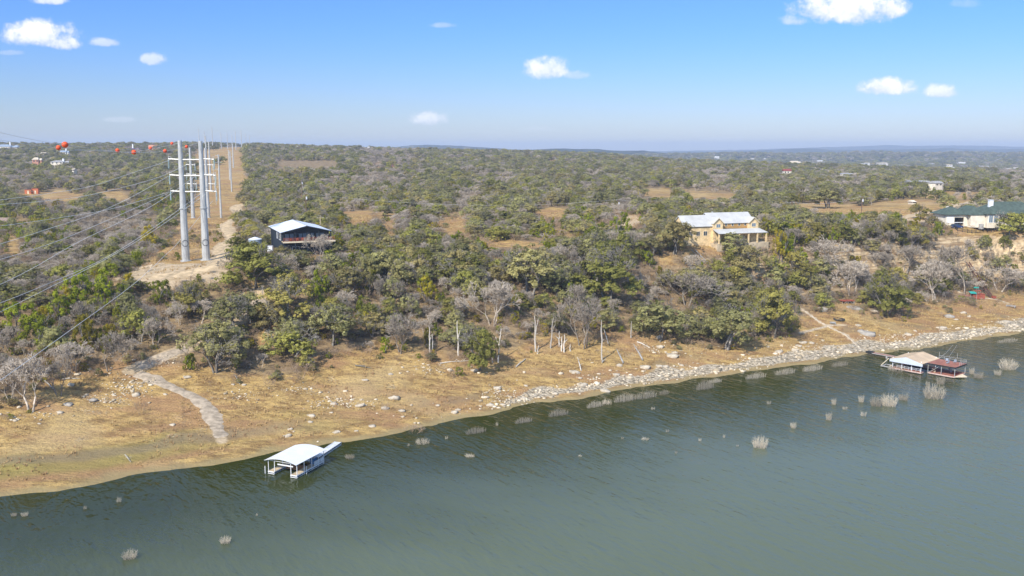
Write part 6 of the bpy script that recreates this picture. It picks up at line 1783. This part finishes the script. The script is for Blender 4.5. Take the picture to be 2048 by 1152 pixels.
sl_.build("cross_tie", RUST, e)
pl = MB()
for k in (4, 8, 12):
    c_ = (T1_ - T0_) * (k / 16); g_ = gz(T0_.x + c_.x, T0_.y + c_.y) - T0_.z
    if g_ < c_.z: pl.beam(c_ + Vector((-.6, 0, 0)), Vector((c_.x - .6, c_.y, g_ - .4)), .16, .16)
pl.build("support_post", RUST, e)
MB().box(-.7, .5, -.6, .6, .3, 1.2).build("winch_box", CEDAR, e)
q = hit(2022, 614); e = empty("picnic_bench", (q.x, q.y, q.z), R(-38), "weathered grey bench at the end of the stone path by the right edge", "bench")
MB().box(-1.7, 1.7, -.5, .5, .5, .62).build("top", GREYW, e); MB().box(-1.6, 1.6, -.95, -.7, .3, .38).box(-1.6, 1.6, .7, .95, .3, .38).build("seat", GREYW, e)
for a in (-1.3, 1.3): MB().box(a - .08, a + .08, -.85, .85, -.1, .5).build("leg", GREYW, e)
q = hit(1646, 578); tag(MB().box(-2.0, 1.6, -.2, .2, 0, .3).box(-1.8, 1.4, -.5, -.3, .4, .6).build("timber_pile", GREYW), "dark grey timbers leaning under the oaks on the right bluff", "timber"); o = scene.objects["timber_pile"]; o.location = (q.x, q.y, q.z + .8); o.rotation_euler = (0, R(28), R(-10))

# ------------------------------------------------------------------ snags and fallen logs
def snag(bx, by, ty, lab, seed, lean=0, fork=True, stub=2):
    q = hit(bx, by); m = q.y / F; h = (by - ty) * m * 1.02; r = random.Random(seed)
    mb_ = MB(); top = Vector((lean * m, r.uniform(-.3, .3), h))
    def trunk_(a, b_, r0, r1, n=6):
        pts = []; rs = []
        for i in range(n + 1):
            t = i / n; p_ = a.lerp(b_, t) + Vector((r.uniform(-.12, .12), r.uniform(-.12, .12), 0)) * (1 if 0 < i else 0)
            pts.append(p_); rs.append(r0 + (r1 - r0) * t)
        mb_.path(pts, rs, 6); return pts
    pts = trunk_(Vector((0, 0, -.4)), top, .25, .08)
    if fork:
        k = pts[3]; trunk_(k, k + Vector((r.choice((-1, 1)) * r.uniform(.5, 1.1), 0, h * r.uniform(.25, .45))), .13, .04, 4)
    for _ in range(stub):
        k = pts[r.randint(2, 5)]; trunk_(k, k + Vector((r.uniform(-.9, .9), r.uniform(-.5, .5), r.uniform(.1, .7))), .06, .02, 2)
    o = mb_.build("dead_snag", SNAG); o.location = q
    return tag(o, lab, "dead tree")
for i, a in enumerate([(860,708,652,"forked white dead trunk left of the middle of the shore",0,True),(864,706,668,"shorter white dead trunk beside the forked one",2,False),(917,712,640,"slender white snag with a curled top",-3,True),
    (985,725,692,"short white stump trunk right of the leaning oak",0,False),(996,724,656,"white snag with a bent tip right of the leaning oak",6,True),(1071,703,630,"tall white snag with two prongs at the grass edge",-2,True),(1074,707,690,"stub leaning on the foot of the pronged snag",3,False),
    (1101,696,634,"thin white snag with a hooked top",5,True),(1118,692,662,"short white snag beside the hooked one",0,True),(1123,702,672,"white post like snag in the cluster",1,False),(1128,704,668,"rightmost white post like snag in the cluster",1,True),
    (1140,702,688,"tiny white stub right of the snag cluster",0,False),(1204,720,638,"tallest white snag with a slanting side limb",-2,True),(1262,675,642,"thin lone white stick on the dry slope",0,False)]):
    snag(a[0], a[1], a[2], a[3], 200 + i, a[4], a[5])
def log(x0, y0, x1, y1, lab, r0=.2, lift=.2, mat=SNAG, br=True):
    a = hit(x0, y0); b_ = hit(x1, y1); a.z += lift; b_.z += lift * .8
    mb_ = MB(); mb_.path([a - a, (b_ - a) * .35 + Vector((0, 0, .15)), (b_ - a) * .7, b_ - a], [r0, r0 * .9, r0 * .65, r0 * .3], 7)
    if br:
        for k in range(4):
            s_ = (b_ - a) * random.uniform(.4, .95); mb_.path([s_, s_ + Vector((random.uniform(-1, 1), random.uniform(-.7, .7), random.uniform(.2, .9)))], [r0 * .4, .02], 5)
    o = mb_.build("fallen_log", mat); o.location = a; return tag(o, lab, "log")
log(1216,695,1205,655,"long pale limb propped against the tallest snag",.16, 1.2, SNAG, False); log(1246,728,1233,700,"grey log slanting down the bank right of the tallest snag",.24, .4, GREYW)
log(1285,722,1267,690,"twisted grey log lying above the rubble",.24, .4, GREYW); log(1274,685,1300,696,"bleached straight log lying on the dry grass",.2)
log(1032,735,1052,718,"curved bare log below the snags",.18); log(1204,727,1210,722,"short grey stump at the foot of the tallest snag",.22, .4)
log(710,733,745,738,"dark charred branch lying on the reddish grass",.16,.3,BARK); log(250,911,262,926,"thin pale stick on the green shore grass at the left",.09); log(880,728,940,722,"scattered pale branches at the grass edge",.12)
log(125,760,160,758,"thin pale log on the left dry bank",.15); log(88,762,110,782,"bundle of bleached roots on the left bank",.2); log(470,752,480,770,"heap of broken grey branches below the ragged oak",.16)
log(1162,742,1155,715,"small white stump with bare roots above the rubble",.16)

# ------------------------------------------------------------------ drowned brush standing in the lake
def reed_shape(seed, n, spread, fan, curve=.15):
    r = np.random.default_rng(seed); segs = []; n = int(n * 1.7); fan = fan * .62
    for _ in range(n):
        a = r.uniform(0, 6.28); q = math.sqrt(r.uniform(0, 1)) * spread
        p0 = Vector((math.cos(a) * q, math.sin(a) * q * .7, -.15)); h = r.uniform(.45, 1.0) * (1 - .35 * (q / max(spread, .01)))
        d = Vector((math.cos(a) * fan * (.4 + q), math.sin(a) * fan * (.4 + q), 1)).normalized()
        p1 = p0 + d * h * .55; p2 = p1 + (d + Vector(r.normal(0, curve, 3))).normalized() * h * .5
        segs += [(p0, p1, .007, .005), (p1, p2, .005, .002)]
        for _k in range(2):
            b_ = p1 + (p2 - p1) * r.uniform(0, .6); segs.append((b_, b_ + (d + Vector(r.normal(0, .45, 3))).normalized() * h * .25, .004, .002))
    V, Fc = segmesh(segs, .0022); return mesh_np("drowned_brush", V, Fc, REED)
RE = [reed_shape(301, 90, .35, .9, .22), reed_shape(302, 60, .28, .7, .2), reed_shape(303, 80, .5, .55, .25), reed_shape(304, 26, .2, .5, .2)]
ROW = [reed_shape(311, 170, 1.0, .12, .08), reed_shape(312, 120, 1.0, .15, .1)]
BR = [(28,1032,12,22,1),(50,1032,16,24,1),(170,1018,12,18,3),(238,1004,18,26,3),(260,1117,30,38,0),(451,1086,24,28,0),(514,1031,8,12,3),(700,917,16,34,1),(940,914,12,34,1),(817,892,10,14,3),(845,887,18,32,2),
 (893,878,11,16,3),(952,866,20,52,4),(994,851,14,14,3),(1047,845,18,44,4),(1117,831,22,52,4),(1190,814,20,44,4),(1214,808,18,22,2),(1250,802,24,60,4),(1292,796,24,60,5),(1328,789,16,30,5),(1410,778,28,50,4),
 (1306,819,9,22,3),(1335,864,9,20,3),(1245,878,8,14,3),(1290,880,9,40,3),(1352,907,8,14,3),(1400,882,10,16,3),(1448,875,11,12,3),(1520,895,38,40,0),(1587,856,22,20,1),(1538,808,11,22,3),(1658,840,28,20,1),
 (1668,809,24,16,1),(1723,804,26,20,1),(1727,832,16,32,3),(1690,819,10,28,3),(1752,812,34,30,0),(1778,812,40,40,0),(1808,800,24,34,1),(1868,796,46,58,0),(1882,768,28,30,1),(1944,748,24,18,1),(1958,756,22,34,1),
 (2016,738,34,52,0),(1996,750,20,24,1),(1512,756,18,60,5),(1570,748,20,60,5),(1625,741,20,60,5),(1680,732,16,50,5),(2015,684,12,70,5),(1795,741,18,44,2),(1430,765,14,40,5),(1160,913,6,20,3),(1855,770,14,20,3),(1475,893,7,14,3)]
BIGL = {260:"large pale bush of dead stems nearest the bottom left",451:"pale bush of dead stems low in the left half of the lake",1520:"tall lone bush of dead stems in the middle of the right water",1868:"broad bush of dead stems below the tan roofed dock",
  2016:"big bush of dead stems near the right edge",1778:"twin crowned dead bush left of the broad one",1752:"dead bush fused to the left of the twin crowned one",28:"leftmost small tuft of dead stems in the lake",50:"tuft of dead stems just right of the leftmost tuft",
  1587:"conical dead bush left of the middle of the right water",700:"reed tuft right of the white roofed dock",1410:"pale reed row standing off the rubble shore",1795:"matted dead brush against the red dock",238:"thin green tinted reeds off the left bank",170:"small tuft between the left bank reeds and the left edge"}
for (bx, by, hp, wp, v) in BR:
    q = wpt(bx, by, 0.0); m = q.y / F
    me = (RE + ROW)[v]
    o = obj("drowned_brush", me); wid = wp * m / (2.2 if v >= 4 else 1.25)
    o.location = (q.x, q.y, -.05); o.scale = (wid, wid * (.35 if v >= 4 else 1), hp * m * 1.0)
    o.rotation_euler = (0, 0, (R(28) if v >= 4 else random.uniform(-.5, .5)))
    if bx in BIGL: tag(o, BIGL[bx], "dead brush", "drowned brush in the lake")
    else:
        z_ = "reed like dead stems in a row close to the rubble shore" if v >= 4 else ("small clump of dead stems in the left water" if bx < 1000 else "small clump of dead stems in the right water")
        tag(o, z_, "dead brush", z_ + " group")
# prickly pear and yucca on the bank
CACT = foliage("cactus_green", (.06,.10,.03), (.13,.2,.06), (.16,.2,.07))
for bx, by, lab in ((1878, 602, "green prickly pear clump below the twisted bare tree"), (262, 698, "spiky yucca above the gravel track fork")):
    q = hit(bx, by); mb_ = MB()
    for k in range(26):
        a = random.uniform(0, 6.28); d = Vector((math.cos(a), math.sin(a), random.uniform(.5, 1.3))).normalized(); c_ = Vector((math.cos(a), math.sin(a), 0)) * random.uniform(0, .7)
        mb_.tube(c_, c_ + d * random.uniform(.6, 1.1), .16 if bx > 1000 else .06, .03, 5)
    o = mb_.build("cactus" if bx > 1000 else "yucca", CACT); o.location = q; tag(o, lab, "plant")
bpy.context.view_layer.update()
